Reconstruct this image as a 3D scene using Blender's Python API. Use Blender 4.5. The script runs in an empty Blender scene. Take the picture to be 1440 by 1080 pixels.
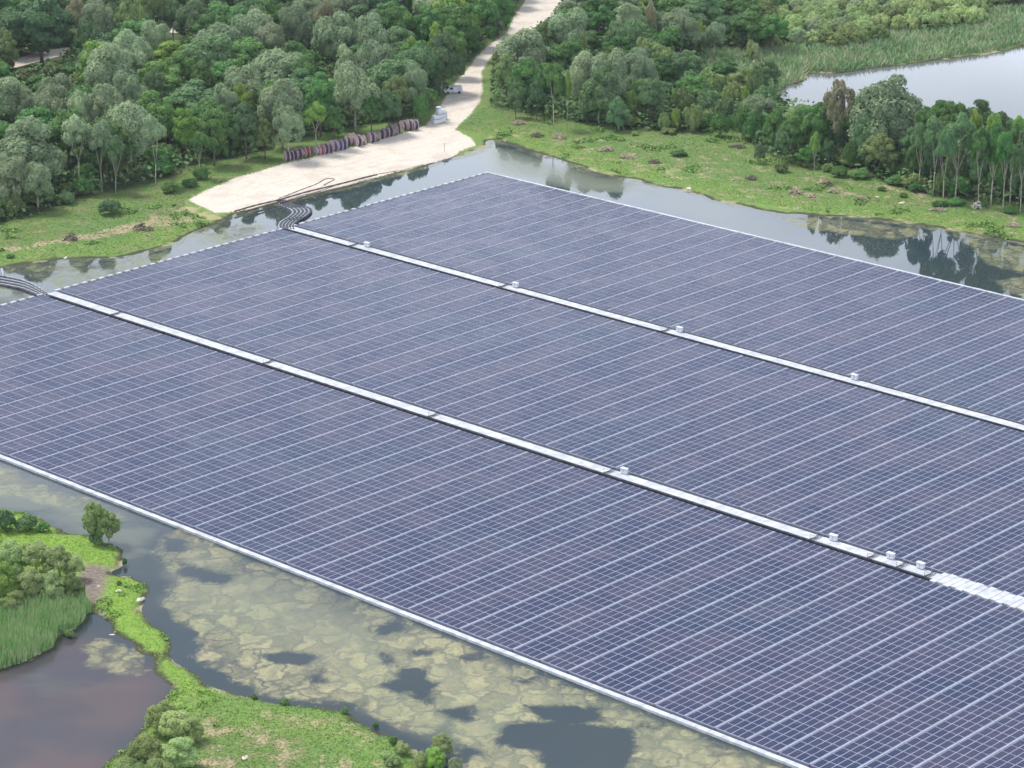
import bpy, math, random
import numpy as np
from mathutils import Vector, Matrix
R = math.radians
rng = np.random.default_rng(7)
random.seed(7)
scene = bpy.context.scene
COL = scene.collection
H = 170.0; F = 3921.0; PITCH = 19.09
TH = R(PITCH)

# ------------------------------------------------------------------ helpers
def G(x, y, z=0.0):
    """photograph pixel -> point of the plane at height z"""
    dx, dy = (x-720)/F, -(y-540)/F
    ry = math.cos(TH)+dy*math.sin(TH); rz = -math.sin(TH)+dy*math.cos(TH)
    t = (H-z)/-rz
    return (dx*t, ry*t)
def PX(p):
    x, y, z = p[0], p[1], p[2]-H
    fw = y*math.cos(TH)-z*math.sin(TH); up = y*math.sin(TH)+z*math.cos(TH)
    return (720+F*x/fw, 540-F*up/fw, F/fw)
def poly(pts): return np.array([G(*p) for p in pts])
def link(o): COL.objects.link(o); return o
def tag(o, label=None, cat=None, group=None, kind=None):
    if label: o['label'] = label
    if cat: o['category'] = cat
    if group: o['group'] = group
    if kind: o['kind'] = kind
    return o
def empty(name, loc=(0,0,0), rz=0, parent=None):
    o = bpy.data.objects.new(name, None); o.location = loc; o.rotation_euler = (0,0,rz)
    o.empty_display_size = 0.5; o.parent = parent
    return link(o)
def mesh_np(name, v, f, mats, mi=None, smooth=False):
    """v (N,3); f (M,4) or (M,3) array"""
    v = np.asarray(v, dtype=np.float32); f = np.asarray(f, dtype=np.int32)
    k = f.shape[1]; me = bpy.data.meshes.new(name)
    me.vertices.add(len(v)); me.vertices.foreach_set('co', v.ravel())
    me.loops.add(f.size); me.loops.foreach_set('vertex_index', f.ravel())
    me.polygons.add(len(f)); me.polygons.foreach_set('loop_start', np.arange(0, f.size, k, dtype=np.int32))
    if mi is not None: me.polygons.foreach_set('material_index', np.asarray(mi, dtype=np.int32))
    me.update(calc_edges=True)
    if smooth: me.shade_smooth()
    for m in (mats if isinstance(mats, (list, tuple)) else [mats]): me.materials.append(m)
    return me
def obj(name, me, parent=None, loc=None):
    o = bpy.data.objects.new(name, me); o.parent = parent
    if loc is not None: o.location = loc
    return link(o)
class MB:
    def __init__(s): s.v = []; s.f = []; s.m = []
    def box(s, c, d, rz=0, mi=0, tilt=0):
        hx, hy, hz = d[0]/2, d[1]/2, d[2]/2; b = len(s.v); cr, sr = math.cos(rz), math.sin(rz)
        for z in (-hz, hz):
            for x, y in ((-hx,-hy),(hx,-hy),(hx,hy),(-hx,hy)):
                zz = z+x*tilt
                s.v.append((c[0]+x*cr-y*sr, c[1]+x*sr+y*cr, c[2]+zz))
        for q in ((0,3,2,1),(4,5,6,7),(0,1,5,4),(1,2,6,5),(2,3,7,6),(3,0,4,7)):
            s.f.append([b+i for i in q]); s.m.append(mi)
    def tube(s, pts, r, n=8, mi=0, cap=True):
        pts = [Vector(p) for p in pts]; rr = r if isinstance(r, (list, tuple)) else [r]*len(pts); b = len(s.v)
        for i, p in enumerate(pts):
            t = (pts[min(i+1, len(pts)-1)]-pts[max(i-1, 0)]).normalized()
            a = t.cross(Vector((0,0,1)))
            if a.length < 1e-3: a = t.cross(Vector((1,0,0)))
            a.normalize(); c = t.cross(a)
            for k in range(n):
                w = 2*math.pi*k/n
                s.v.append(tuple(p+(a*math.cos(w)+c*math.sin(w))*rr[i]))
        for i in range(len(pts)-1):
            for k in range(n):
                s.f.append([b+i*n+k, b+i*n+(k+1)%n, b+(i+1)*n+(k+1)%n, b+(i+1)*n+k]); s.m.append(mi)
        if cap:
            for e, base in ((0, b), (1, b+(len(pts)-1)*n)):
                q = [base+k for k in range(n)]
                s.f.append(q if e else q[::-1]); s.m.append(mi)
    def disc(s, c, ax, r, th, n=20, mi=0, ri=0):
        ax = Vector(ax).normalized(); c = Vector(c)
        s.tube([c-ax*th/2, c+ax*th/2], r, n, mi)
    def mesh(s, name, mats, smooth=False):
        me = bpy.data.meshes.new(name); me.from_pydata(s.v, [], s.f)
        for m in (mats if isinstance(mats, (list, tuple)) else [mats]): me.materials.append(m)
        me.polygons.foreach_set('material_index', s.m)
        if smooth: me.shade_smooth()
        me.update(); return me
    def build(s, name, mats, parent=None, loc=None, smooth=False): return obj(name, s.mesh(name, mats, smooth), parent, loc)
def sdf(P, pg):
    """signed distance (positive inside) of points P (N,2) to polygon pg (K,2)"""
    d = np.full(len(P), 1e9); ins = np.zeros(len(P), bool); K = len(pg)
    for i in range(K):
        a = pg[i]; b = pg[(i+1) % K]; e = b-a; w = P-a
        t = np.clip((w@e)/max(e@e, 1e-9), 0, 1)
        q = w-t[:,None]*e; d = np.minimum(d, (q*q).sum(1))
        c = (a[1] > P[:,1]) != (b[1] > P[:,1])
        if c.any():
            xx = (b[0]-a[0])*(P[:,1]-a[1])/((b[1]-a[1]) if abs(b[1]-a[1]) > 1e-9 else 1e-9)+a[0]
            ins ^= c & (P[:,0] < xx)
    d = np.sqrt(d); return np.where(ins, d, -d)
_tabs = {}
def vnoise(P, scale, seed=0, octv=3):
    out = np.zeros(len(P)); amp = 1; tot = 0
    for o in range(octv):
        key = (seed, o)
        if key not in _tabs: _tabs[key] = np.random.default_rng(seed*31+o).random((256, 256))
        T = _tabs[key]; q = P/scale*(2**o)+1000.3; i = np.floor(q).astype(int); f = q-i; f = f*f*(3-2*f)
        x0, y0 = i[:,0] % 256, i[:,1] % 256; x1, y1 = (x0+1) % 256, (y0+1) % 256
        n = (T[x0,y0]*(1-f[:,0])+T[x1,y0]*f[:,0])*(1-f[:,1])+(T[x0,y1]*(1-f[:,0])+T[x1,y1]*f[:,0])*f[:,1]
        out += n*amp; tot += amp; amp *= .5
    return out/tot*2-1

# ------------------------------------------------------------------ materials
class N:
    def __init__(s, name):
        s.m = bpy.data.materials.new(name); s.m.use_nodes = True; s.t = s.m.node_tree
        s.t.nodes.clear(); s.out = s.t.nodes.new('ShaderNodeOutputMaterial')
    def n(s, typ, **k):
        nd = s.t.nodes.new('ShaderNode'+typ)
        for a, b in k.items():
            if a.startswith('i_'):
                key = a[2:]; key = int(key) if key.isdigit() else key.replace('_', ' ')
                s.set(nd.inputs[key], b)
            else: setattr(nd, a, b)
        return nd
    def set(s, inp, b):
        if hasattr(b, 'links') or isinstance(b, bpy.types.NodeSocket): s.t.links.new(b, inp)
        elif isinstance(b, (tuple, list)) and len(b) == 3 and inp.type == 'RGBA': inp.default_value = (*b, 1)
        else: inp.default_value = b
    def math(s, op, a, b=None, c=None, clamp=False):
        nd = s.n('Math', operation=op, use_clamp=clamp); s.set(nd.inputs[0], a)
        if b is not None: s.set(nd.inputs[1], b)
        if c is not None: s.set(nd.inputs[2], c)
        return nd.outputs[0]
    def mix(s, f, a, b, blend='MIX'):
        nd = s.n('Mix', data_type='RGBA', blend_type=blend); s.set(nd.inputs[0], f); s.set(nd.inputs[6], a); s.set(nd.inputs[7], b)
        return nd.outputs[2]
    def step(s, v, lo, hi):
        nd = s.n('MapRange', clamp=True, interpolation_type='SMOOTHSTEP'); s.set(nd.inputs[0], v)
        s.set(nd.inputs[1], lo); s.set(nd.inputs[2], hi); return nd.outputs[0]
    def noise(s, scale, detail=3, vec=None, rough=.5, w=None):
        nd = s.n('TexNoise'); nd.inputs['Scale'].default_value = scale; nd.inputs['Detail'].default_value = detail
        nd.inputs['Roughness'].default_value = rough
        if vec is not None: s.set(nd.inputs['Vector'], vec)
        return nd.outputs['Fac']
    def pos(s): return s.n('NewGeometry').outputs['Position']
    def attr(s, name): return s.n('Attribute', attribute_name=name).outputs['Fac']
    def bsdf(s, col, rough=.7, spec=.3, **k):
        b = s.n('BsdfPrincipled'); s.set(b.inputs['Base Color'], col); s.set(b.inputs['Roughness'], rough)
        s.set(b.inputs['Specular IOR Level'], spec)
        for a, v in k.items(): s.set(b.inputs[a.replace('_', ' ')], v)
        return b
    def done(s, sh): s.t.links.new(sh.outputs[0] if hasattr(sh, 'outputs') else sh, s.out.inputs['Surface']); return s.m

def simple(name, col, rough=.6, spec=.3, var=.25, scale=1.5):
    m = N(name); n = m.noise(scale, 4, m.pos())
    f = m.step(n, .3, .7)
    c = m.mix(f, tuple(x*(1-var) for x in col), tuple(min(1, x*(1+var*.6)) for x in col))
    return m.done(m.bsdf(c, rough, spec))

def leaf_mat(name, dark, mid, light, yellow=None):
    m = N(name); oi = m.n('ObjectInfo').outputs['Random']; p = m.pos()
    n1 = m.noise(1.1, 3, p); n2 = m.noise(.22, 2, p)
    n3 = m.noise(4.5, 1, p); f = m.math('ADD', m.math('ADD', m.math('MULTIPLY', n1, .35), m.math('MULTIPLY', n2, .3)), m.math('MULTIPLY', n3, .35))
    c = m.mix(m.step(f, .36, .64), dark, light)
    c = m.mix(m.math('MULTIPLY', oi, .75), c, mid)
    r2 = m.math('FRACT', m.math('MULTIPLY', oi, 7.31))
    hs = m.n('HueSaturation'); m.set(hs.inputs['Color'], c)
    m.set(hs.inputs['Hue'], m.math('ADD', .480, m.math('MULTIPLY', r2, .034)))
    m.set(hs.inputs['Value'], m.math('ADD', .78, m.math('MULTIPLY', m.math('FRACT', m.math('MULTIPLY', oi, 13.7)), .5)))
    c = hs.outputs[0]
    b = m.bsdf(c, .55, .25); t = m.n('BsdfTranslucent'); m.set(t.inputs['Color'], c)
    x = m.n('MixShader'); x.inputs[0].default_value = .34
    m.t.links.new(b.outputs[0], x.inputs[1]); m.t.links.new(t.outputs[0], x.inputs[2])
    return m.done(x)
LM = {
 'willow': leaf_mat('willow_leaves', (.17,.25,.125), (.24,.335,.175), (.40,.49,.285)),
 'broad':  leaf_mat('broad_leaves', (.055,.15,.038), (.095,.225,.055), (.18,.35,.095)),
 'deep':   leaf_mat('dark_blue_green_leaves', (.08,.17,.06), (.12,.225,.09), (.20,.32,.14)),
 'bright': leaf_mat('bright_leaves', (.16,.30,.055), (.23,.38,.07), (.33,.50,.11)),
 'olive':  leaf_mat('olive_leaves', (.14,.21,.07), (.20,.28,.095), (.29,.37,.135)),
 'brown':  leaf_mat('brown_leaves', (.25,.245,.13), (.32,.305,.17), (.41,.39,.23)),
 'pale':   leaf_mat('pale_shrub_leaves', (.26,.37,.13), (.35,.47,.18), (.46,.56,.25)),
}
m_bark = simple('pale_bark', (.36,.33,.27), .85, .2, .35, 2)
m_darkbark = simple('dark_bark', (.12,.10,.08), .9, .2, .3, 2)
m_white = simple('white_float_plastic', (.47,.49,.535), .55, .3, .2, .7)
m_aisle = simple('pale_aisle_float_plastic', (.33,.36,.44), .5, .4, .15, .5)
m_bed = simple('grey_float_plastic', (.25,.27,.355), .55, .4, .15, .4)
m_black = simple('black_plastic', (.02,.022,.03), .6, .3, .3, 2)
m_tray = simple('dark_cable_tray', (.05,.053,.07), .7, .4, .5, 1.3)
m_frame = simple('aluminium_frame', (.45,.47,.52), .35, .6, .1, 1)
m_cab = simple('white_cabinet_paint', (.60,.62,.65), .4, .5, .06, 1)
m_grey = simple('grey_paint', (.30,.32,.35), .5, .4, .2, 1)
m_drum = simple('weathered_drum_wood', (.48,.36,.40), .85, .2, .35, 3)
m_drum2 = simple('grey_drum_wood', (.46,.38,.37), .85, .2, .35, 3)
m_coil = simple('black_coiled_cable', (.085,.07,.10), .6, .3, .4, 5)
m_red = simple('red_coiled_cable', (.42,.05,.05), .6, .3, .3, 5)
m_blue = simple('blue_coiled_cable', (.06,.08,.20), .6, .3, .3, 5)
m_pipe = simple('pale_float_pipe', (.33,.37,.43), .5, .4, .2, .9)
m_rock = simple('pale_limestone', (.62,.57,.49), .9, .2, .3, 2)
m_wood = simple('bleached_dead_wood', (.40,.33,.25), .9, .2, .4, 2)
m_dwood = simple('dark_dead_wood', (.16,.13,.11), .9, .2, .4, 2)
m_glassw = simple('dark_window_glass', (.03,.035,.04), .1, .5, .1, 1)
m_tarp = simple('pale_sheeting', (.66,.70,.76), .6, .3, .2, .8)

def panel_material():
    m = N('solar_glass'); p = m.pos()
    rot = m.n('VectorRotate', rotation_type='Z_AXIS'); m.set(rot.inputs['Vector'], p); rot.inputs['Angle'].default_value = -math.atan2(BV[1], BV[0])
    q = m.n('VectorMath', operation='DIVIDE'); m.set(q.inputs[0], rot.outputs[0]); q.inputs[1].default_value = (2.3035, 1.2315, 1)
    fl = m.n('VectorMath', operation='FLOOR'); m.set(fl.inputs[0], q.outputs[0])
    wn = m.n('TexWhiteNoise', noise_dimensions='2D'); m.set(wn.inputs['Vector'], fl.outputs[0])
    big = m.noise(.085, 3, p); big2 = m.noise(.03, 2, p)
    f = m.math('ADD', m.math('MULTIPLY', wn.outputs['Value'], .35), m.math('MULTIPLY', m.step(big, .35, .65), .65))
    c = m.mix(f, (.017,.030,.078), (.036,.029,.070))
    c = m.mix(m.math('MULTIPLY', m.step(big2, .5, .7), .5), c, (.020,.042,.085))
    b = m.bsdf(c, m.math('ADD', .16, m.math('MULTIPLY', wn.outputs['Value'], .12)), m.math('ADD', .17, m.math('MULTIPLY', m.step(big, .4, .65), .12)))
    return m.done(b)

# ------------------------------------------------------------------ world, sun, camera
SUN_EL, SUN_AZ = R(60), R(-62)      # azimuth measured from +Y towards +X
w = bpy.data.worlds.new('World'); scene.world = w; w.use_nodes = True; nt = w.node_tree; nt.nodes.clear()
def wn(t, **k):
    nd = nt.nodes.new('ShaderNode'+t)
    for a, b in k.items(): setattr(nd, a, b)
    return nd
sky = wn('TexSky', sky_type='NISHITA', sun_disc=False, sun_elevation=SUN_EL, sun_rotation=SUN_AZ, air_density=1.0, dust_density=2.0, ozone_density=1.2)
tc = wn('TexCoord'); mp = wn('Mapping'); mp.inputs['Scale'].default_value = (1.0, 1.0, 3.2); mp.inputs['Location'].default_value = (1.7, .4, .3)
nz = wn('TexNoise'); nz.inputs['Scale'].default_value = 2.2; nz.inputs['Detail'].default_value = 6; nz.inputs['Roughness'].default_value = .55
mr = wn('MapRange', interpolation_type='SMOOTHSTEP'); mr.inputs[1].default_value = .36; mr.inputs[2].default_value = .60
mr.inputs[3].default_value = .30; mr.inputs[4].default_value = 1.0
mx = wn('Mix', data_type='RGBA'); mx.inputs[7].default_value = (10.5, 11.0, 11.8, 1)
sep = wn('SeparateXYZ'); hr = wn('MapRange'); hr.inputs[1].default_value = .15; hr.inputs[2].default_value = .43; hr.inputs[3].default_value = 3.1; hr.inputs[4].default_value = 1.05
vm = wn('Vector'+'Math', operation='SCALE'); vm.inputs[0].default_value = (9.1, 9.9, 11.4)
bg = wn('Background'); bg.inputs['Strength'].default_value = .09; wo = wn('OutputWorld'); L = nt.links.new
L(tc.outputs['Generated'], mp.inputs[0]); L(mp.outputs[0], nz.inputs['Vector']); L(nz.outputs['Fac'], mr.inputs[0])
L(tc.outputs['Generated'], sep.inputs[0]); L(sep.outputs['Z'], hr.inputs[0]); L(hr.outputs[0], vm.inputs['Scale'])
L(mr.outputs[0], mx.inputs[0]); L(sky.outputs[0], mx.inputs[6]); L(vm.outputs[0], mx.inputs[7]); L(mx.outputs[2], bg.inputs[0]); L(bg.outputs[0], wo.inputs[0])
sd = bpy.data.lights.new('sun', 'SUN'); sd.energy = 3.3; sd.angle = R(16); sd.color = (1, .95, .87)
so = bpy.data.objects.new('sun', sd); link(so)
sv = Vector((math.sin(SUN_AZ)*math.cos(SUN_EL), math.cos(SUN_AZ)*math.cos(SUN_EL), math.sin(SUN_EL)))
so.rotation_euler = (-sv).to_track_quat('-Z', 'Y').to_euler(); so.location = (0, 0, 400)
cd = bpy.data.cameras.new('camera'); cd.sensor_width = 36; cd.lens = F/1440*36; cd.clip_end = 20000; cd.clip_start = 1
co = bpy.data.objects.new('camera', cd); link(co); co.location = (0, 0, H); co.rotation_euler = (R(90-PITCH), 0, 0); scene.camera = co
scene.view_settings.view_transform = 'Standard'; scene.view_settings.look = 'None'; scene.view_settings.exposure = 0.22; scene.view_settings.gamma = 1

# ------------------------------------------------------------------ array frame
AV = np.array([math.cos(R(-42.805)), math.sin(R(-42.805))]); BV = np.array([-AV[1], AV[0]])
def AB(a, b): return AV*a+BV*b
RZ = R(-42.805)                       # local x = a, local y = b
m_glass = panel_material()

# ------------------------------------------------------------------ shore lines (photograph pixels)
LEFT_SHORE = [(-60,385),(0,377),(36,372),(83,366),(125,364),(167,363),(200,356),(239,344),(262,333),(285,324),(305,314),(330,300),(360,294),(416,281),(470,267),(538,249),(590,235),(638,222),(678,208),(683,202),(690,198)]
RIGHT_SHORE = [(700,197),(730,206),(767,219),(811,233),(840,243),(872,250),(903,254),(930,262),(961,267),(980,273),(1003,281),(1047,290),(1096,300),(1140,303),(1179,305),(1220,307),(1262,311),(1318,321),(1373,330),(1440,343),(1560,365)]
FAR_LAND = poly(LEFT_SHORE+RIGHT_SHORE+[(2400,430),(2600,-190),(-1300,-190),(-1300,470)])
SPIT = poly([(-90,690),(0,716),(40,722),(69,737),(100,748),(130,756),(155,767),(172,776),(178,786),(172,798),(160,805),(192,808),(207,820),(204,842),(198,856),(211,873),(225,884),(236,895),(242,910),(250,928),(272,947),(300,963),(333,974),(361,980),(377,985),(429,991),(455,992),(485,999),(510,1013),(538,1027),(554,1038),(571,1051),(600,1068),(640,1092),(700,1150),(100,1200),(140,1085),(185,1040),(215,1000),(238,975),(236,962),(219,941),(200,919),(178,902),(155,888),(144,866),(130,864),(108,888),(83,899),(75,913),(40,930),(0,947),(-90,975)])
LAKE = poly([(1088,134),(1112,120),(1132,113),(1134,103),(1179,104),(1210,99),(1248,94),(1284,89),(1340,82),(1390,76),(1440,65),(1560,40),(1700,60),(1700,240),(1440,212),(1300,188),(1190,172),(1130,158)])
PLATFORM = poly([(264,285),(290,272),(330,256),(400,236),(460,222),(520,206),(575,190),(600,180),(615,160),(635,128),(652,106),(660,100),(677,103),(679,128),(675,148),(664,163),(646,180),(640,186),(662,197),(669,206),(645,216),(638,221),(590,234),(538,248),(470,266),(416,280),(360,293),(330,299),(303,303)])
TRACK = poly([(655,108),(668,86),(690,66),(712,52),(722,30),(738,6),(742,-40),(812,-40),(798,5),(780,28),(754,42),(730,53),(709,68),(692,82),(678,104)])
LTRACK1 = poly([(-60,118),(15,102),(50,92),(97,80),(97,70),(60,76),(20,88),(-60,104)])
LTRACK2 = poly([(200,62),(232,50),(262,50),(262,38),(230,42),(190,52)])
SAND_EXT = poly([(240,300),(264,285),(303,301),(330,298),(310,312),(270,318),(200,330),(130,343),(60,352),(0,362),(0,352),(70,340),(140,325),(200,312)])
MUD = poly([(118,798),(158,800),(152,815),(146,840),(143,866),(128,862),(112,850),(108,820)])
LANDS = [FAR_LAND, SPIT]
def land_sdf(P):
    d = np.maximum(sdf(P, FAR_LAND), sdf(P, SPIT))
    return np.minimum(d, -sdf(P, LAKE))

def sheet(x0, x1, y0, y1, st):
    xs = np.arange(x0, x1+st/2, st); ys = np.arange(y0, y1+st/2, st); nx, ny = len(xs), len(ys)
    X, Y = np.meshgrid(xs, ys); P = np.stack([X.ravel(), Y.ravel()], 1)
    i = np.arange(nx-1)[None,:]+np.arange(ny-1)[:,None]*nx; i = i.ravel()
    return P, np.stack([i, i+1, i+1+nx, i+nx], 1)
def add_attr(me, name, a):
    at = me.attributes.new(name, 'FLOAT', 'POINT'); at.data.foreach_set('value', a.astype(np.float32))

# ground
def ground_material():
    m = N('bank_ground'); p = m.pos()
    z = m.n('SeparateXYZ'); m.set(z.inputs[0], p); z = z.outputs['Z']
    fine = m.noise(1.6, 5, p, .65); med = m.noise(.28, 4, p, .6); lg = m.noise(.06, 3, p)
    g = m.mix(m.step(fine, .35, .65), (.10,.175,.045), (.155,.235,.068))
    g = m.mix(m.step(med, .42, .62), g, (.16,.20,.075))
    g = m.mix(m.math('MULTIPLY', m.step(lg, .46, .6), .55), g, (.11,.205,.055))
    dry = m.math('MULTIPLY', m.step(m.math('ADD', m.math('ADD', m.math('MULTIPLY', med, .6), m.math('MULTIPLY', fine, .4)), m.math('ADD', m.math('MULTIPLY', m.attr('path'), .16), m.math('MULTIPLY', m.attr('mead'), .02))), .53, .64), m.math('MAXIMUM', m.attr('dry'), m.attr('mead')))
    g = m.mix(dry, g, (.36,.30,.19))
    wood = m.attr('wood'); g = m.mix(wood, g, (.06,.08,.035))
    lime = m.attr('lime'); g = m.mix(m.math('MULTIPLY', lime, m.step(fine, .25, .6)), g, (.21,.35,.05))
    mudc = m.mix(m.step(fine, .35, .65), (.15,.12,.10), (.24,.20,.17))
    g = m.mix(m.attr('mud'), g, mudc)
    sd_ = m.math('ADD', m.attr('sand'), m.math('MULTIPLY', m.math('SUBTRACT', fine, .5), 2.4))
    sc = m.mix(m.step(fine, .3, .7), (.54,.48,.41), (.66,.60,.53)); sc = m.mix(m.math('MULTIPLY', m.step(m.noise(.16, 5, p, .65), .48, .62), .5), sc, (.48,.40,.34))
    rt = m.n('VectorRotate', rotation_type='Z_AXIS'); m.set(rt.inputs['Vector'], p); rt.inputs['Angle'].default_value = R(-50)
    rs = m.n('Mapping'); m.set(rs.inputs['Vector'], rt.outputs[0]); rs.inputs['Scale'].default_value = (.05, 1.1, 1)
    sc = m.mix(m.math('MULTIPLY', m.step(m.noise(1.0, 3, rs.outputs[0]), .55, .68), .4), sc, (.43,.36,.31))
    g = m.mix(m.step(sd_, -.3, .4), g, sc)
    # wet rim at the water's edge
    rim = m.step(m.math('ADD', z, m.math('MULTIPLY', m.math('SUBTRACT', med, .5), .5)), .24, .06)
    rimc = m.mix(m.step(m.noise(.11, 3, p), .56, .64), (.06,.06,.035), (.33,.29,.18))
    g = m.mix(m.math('MULTIPLY', rim, m.math('SUBTRACT', 1, m.step(sd_, -.3, .4))), g, rimc)
    bmp = m.n('Bump'); bmp.inputs['Strength'].default_value = .7; bmp.inputs['Distance'].default_value = .3; m.set(bmp.inputs['Height'], fine)
    b = m.bsdf(g, .9, .15); m.set(b.inputs['Normal'], bmp.outputs[0])
    return m.done(b)
gm = ground_material()
def sm(x, a, b):
    t = np.clip((x-a)/(b-a), 0, 1); return t*t*(3-2*t)
def height(P, d, s):
    n1 = vnoise(P, 9, 3, 4); n2 = vnoise(P, 45, 5, 2)
    z = np.where(d > 0, np.minimum(d*.16, .55)+sm(d, 2, 25)*.5+sm(d, 1, 6)*(n1*.28+n2*.35), np.maximum(d*.3, -2.5))
    flat = sm(s, -2, 3); return z*(1-flat)+np.where(d > 0, np.minimum(d*.25, .7), z)*flat
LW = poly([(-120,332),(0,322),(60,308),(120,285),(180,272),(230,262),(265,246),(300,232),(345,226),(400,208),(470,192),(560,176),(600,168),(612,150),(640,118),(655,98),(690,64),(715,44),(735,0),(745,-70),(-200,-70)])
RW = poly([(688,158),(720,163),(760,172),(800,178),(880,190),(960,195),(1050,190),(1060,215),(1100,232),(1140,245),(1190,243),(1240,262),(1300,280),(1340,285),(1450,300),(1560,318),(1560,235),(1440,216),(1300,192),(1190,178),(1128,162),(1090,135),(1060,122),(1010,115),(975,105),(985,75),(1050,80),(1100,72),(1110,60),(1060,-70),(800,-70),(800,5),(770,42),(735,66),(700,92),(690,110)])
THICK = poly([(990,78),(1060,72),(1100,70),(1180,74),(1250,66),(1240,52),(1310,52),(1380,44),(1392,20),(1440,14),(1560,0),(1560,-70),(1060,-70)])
def build_ground():
    for name, (x0, x1, y0, y1, st) in (('ground', (-190, 190, 300, 940, 1.0)),):
        P, f = sheet(x0, x1, y0, y1, st)
        jit = vnoise(P, 2.5, 11, 2)*.8+vnoise(P, 6, 12, 2)*1.0
        d = land_sdf(P)+jit
        s = np.maximum.reduce([sdf(P, PLATFORM), sdf(P, TRACK), sdf(P, LTRACK1), sdf(P, LTRACK2)])
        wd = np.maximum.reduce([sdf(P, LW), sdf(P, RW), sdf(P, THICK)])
        z = height(P, d, s)
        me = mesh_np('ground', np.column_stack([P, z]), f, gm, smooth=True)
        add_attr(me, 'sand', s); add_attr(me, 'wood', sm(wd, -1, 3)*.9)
        px = sdf(P, poly([(690,185),(1060,225),(1440,300),(1560,320),(1560,380),(1000,300),(690,215)]))
        add_attr(me, 'path', sm(sdf(P, SAND_EXT)+vnoise(P, 5, 21)*2, .5, 3)); add_attr(me, 'dry', np.maximum(sm(px, -4, 3)*.95+.25*sm(sdf(P, FAR_LAND), 0, 5), sm(sdf(P, SAND_EXT), -2, 1.5)*1.1)); MEADP = sdf(P, poly([(300,985),(520,1010),(620,1100),(500,1200),(200,1200),(250,1010)])); add_attr(me, 'mead', sm(MEADP, -1, 4)); add_attr(me, 'mud', sm(sdf(P, MUD), -1, 1))
        add_attr(me, 'lime', np.maximum(sm(sdf(P, SPIT), 0, 2)*.9*sm(-sdf(P, poly([(300,985),(700,1000),(700,1200),(100,1200)])), -3, 6), .28*sm(d, 0, 2)*sm(-d, -14, -7)*sm(-sdf(P, LAKE), 18, 22)))
        o = obj(name, me); tag(o, 'grassy lake banks and woodland floor around the ponds', None, None, 'structure')
    v = []; q = []
    X = [-2500, -190, 190, 2500]; Y = [-1600, 300, 940, 3400]
    for yy in Y:
        for xx in X: v.append((xx, yy, -.3))
    for j in range(3):
        for i in range(3):
            if (i, j) == (1, 1): continue
            q.append([j*4+i, j*4+i+1, j*4+i+5, j*4+i+4])
    fm = N('far_fields'); p = fm.pos(); c = fm.mix(fm.step(fm.noise(.01, 4, p), .4, .6), (.06,.10,.04), (.12,.16,.07))
    o = obj('far_ground', mesh_np('far_ground', v, q, fm.done(fm.bsdf(c, .9, .1)))); tag(o, 'flat farmland and woods continuing beyond the ponds', None, None, 'structure')
build_ground()

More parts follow.
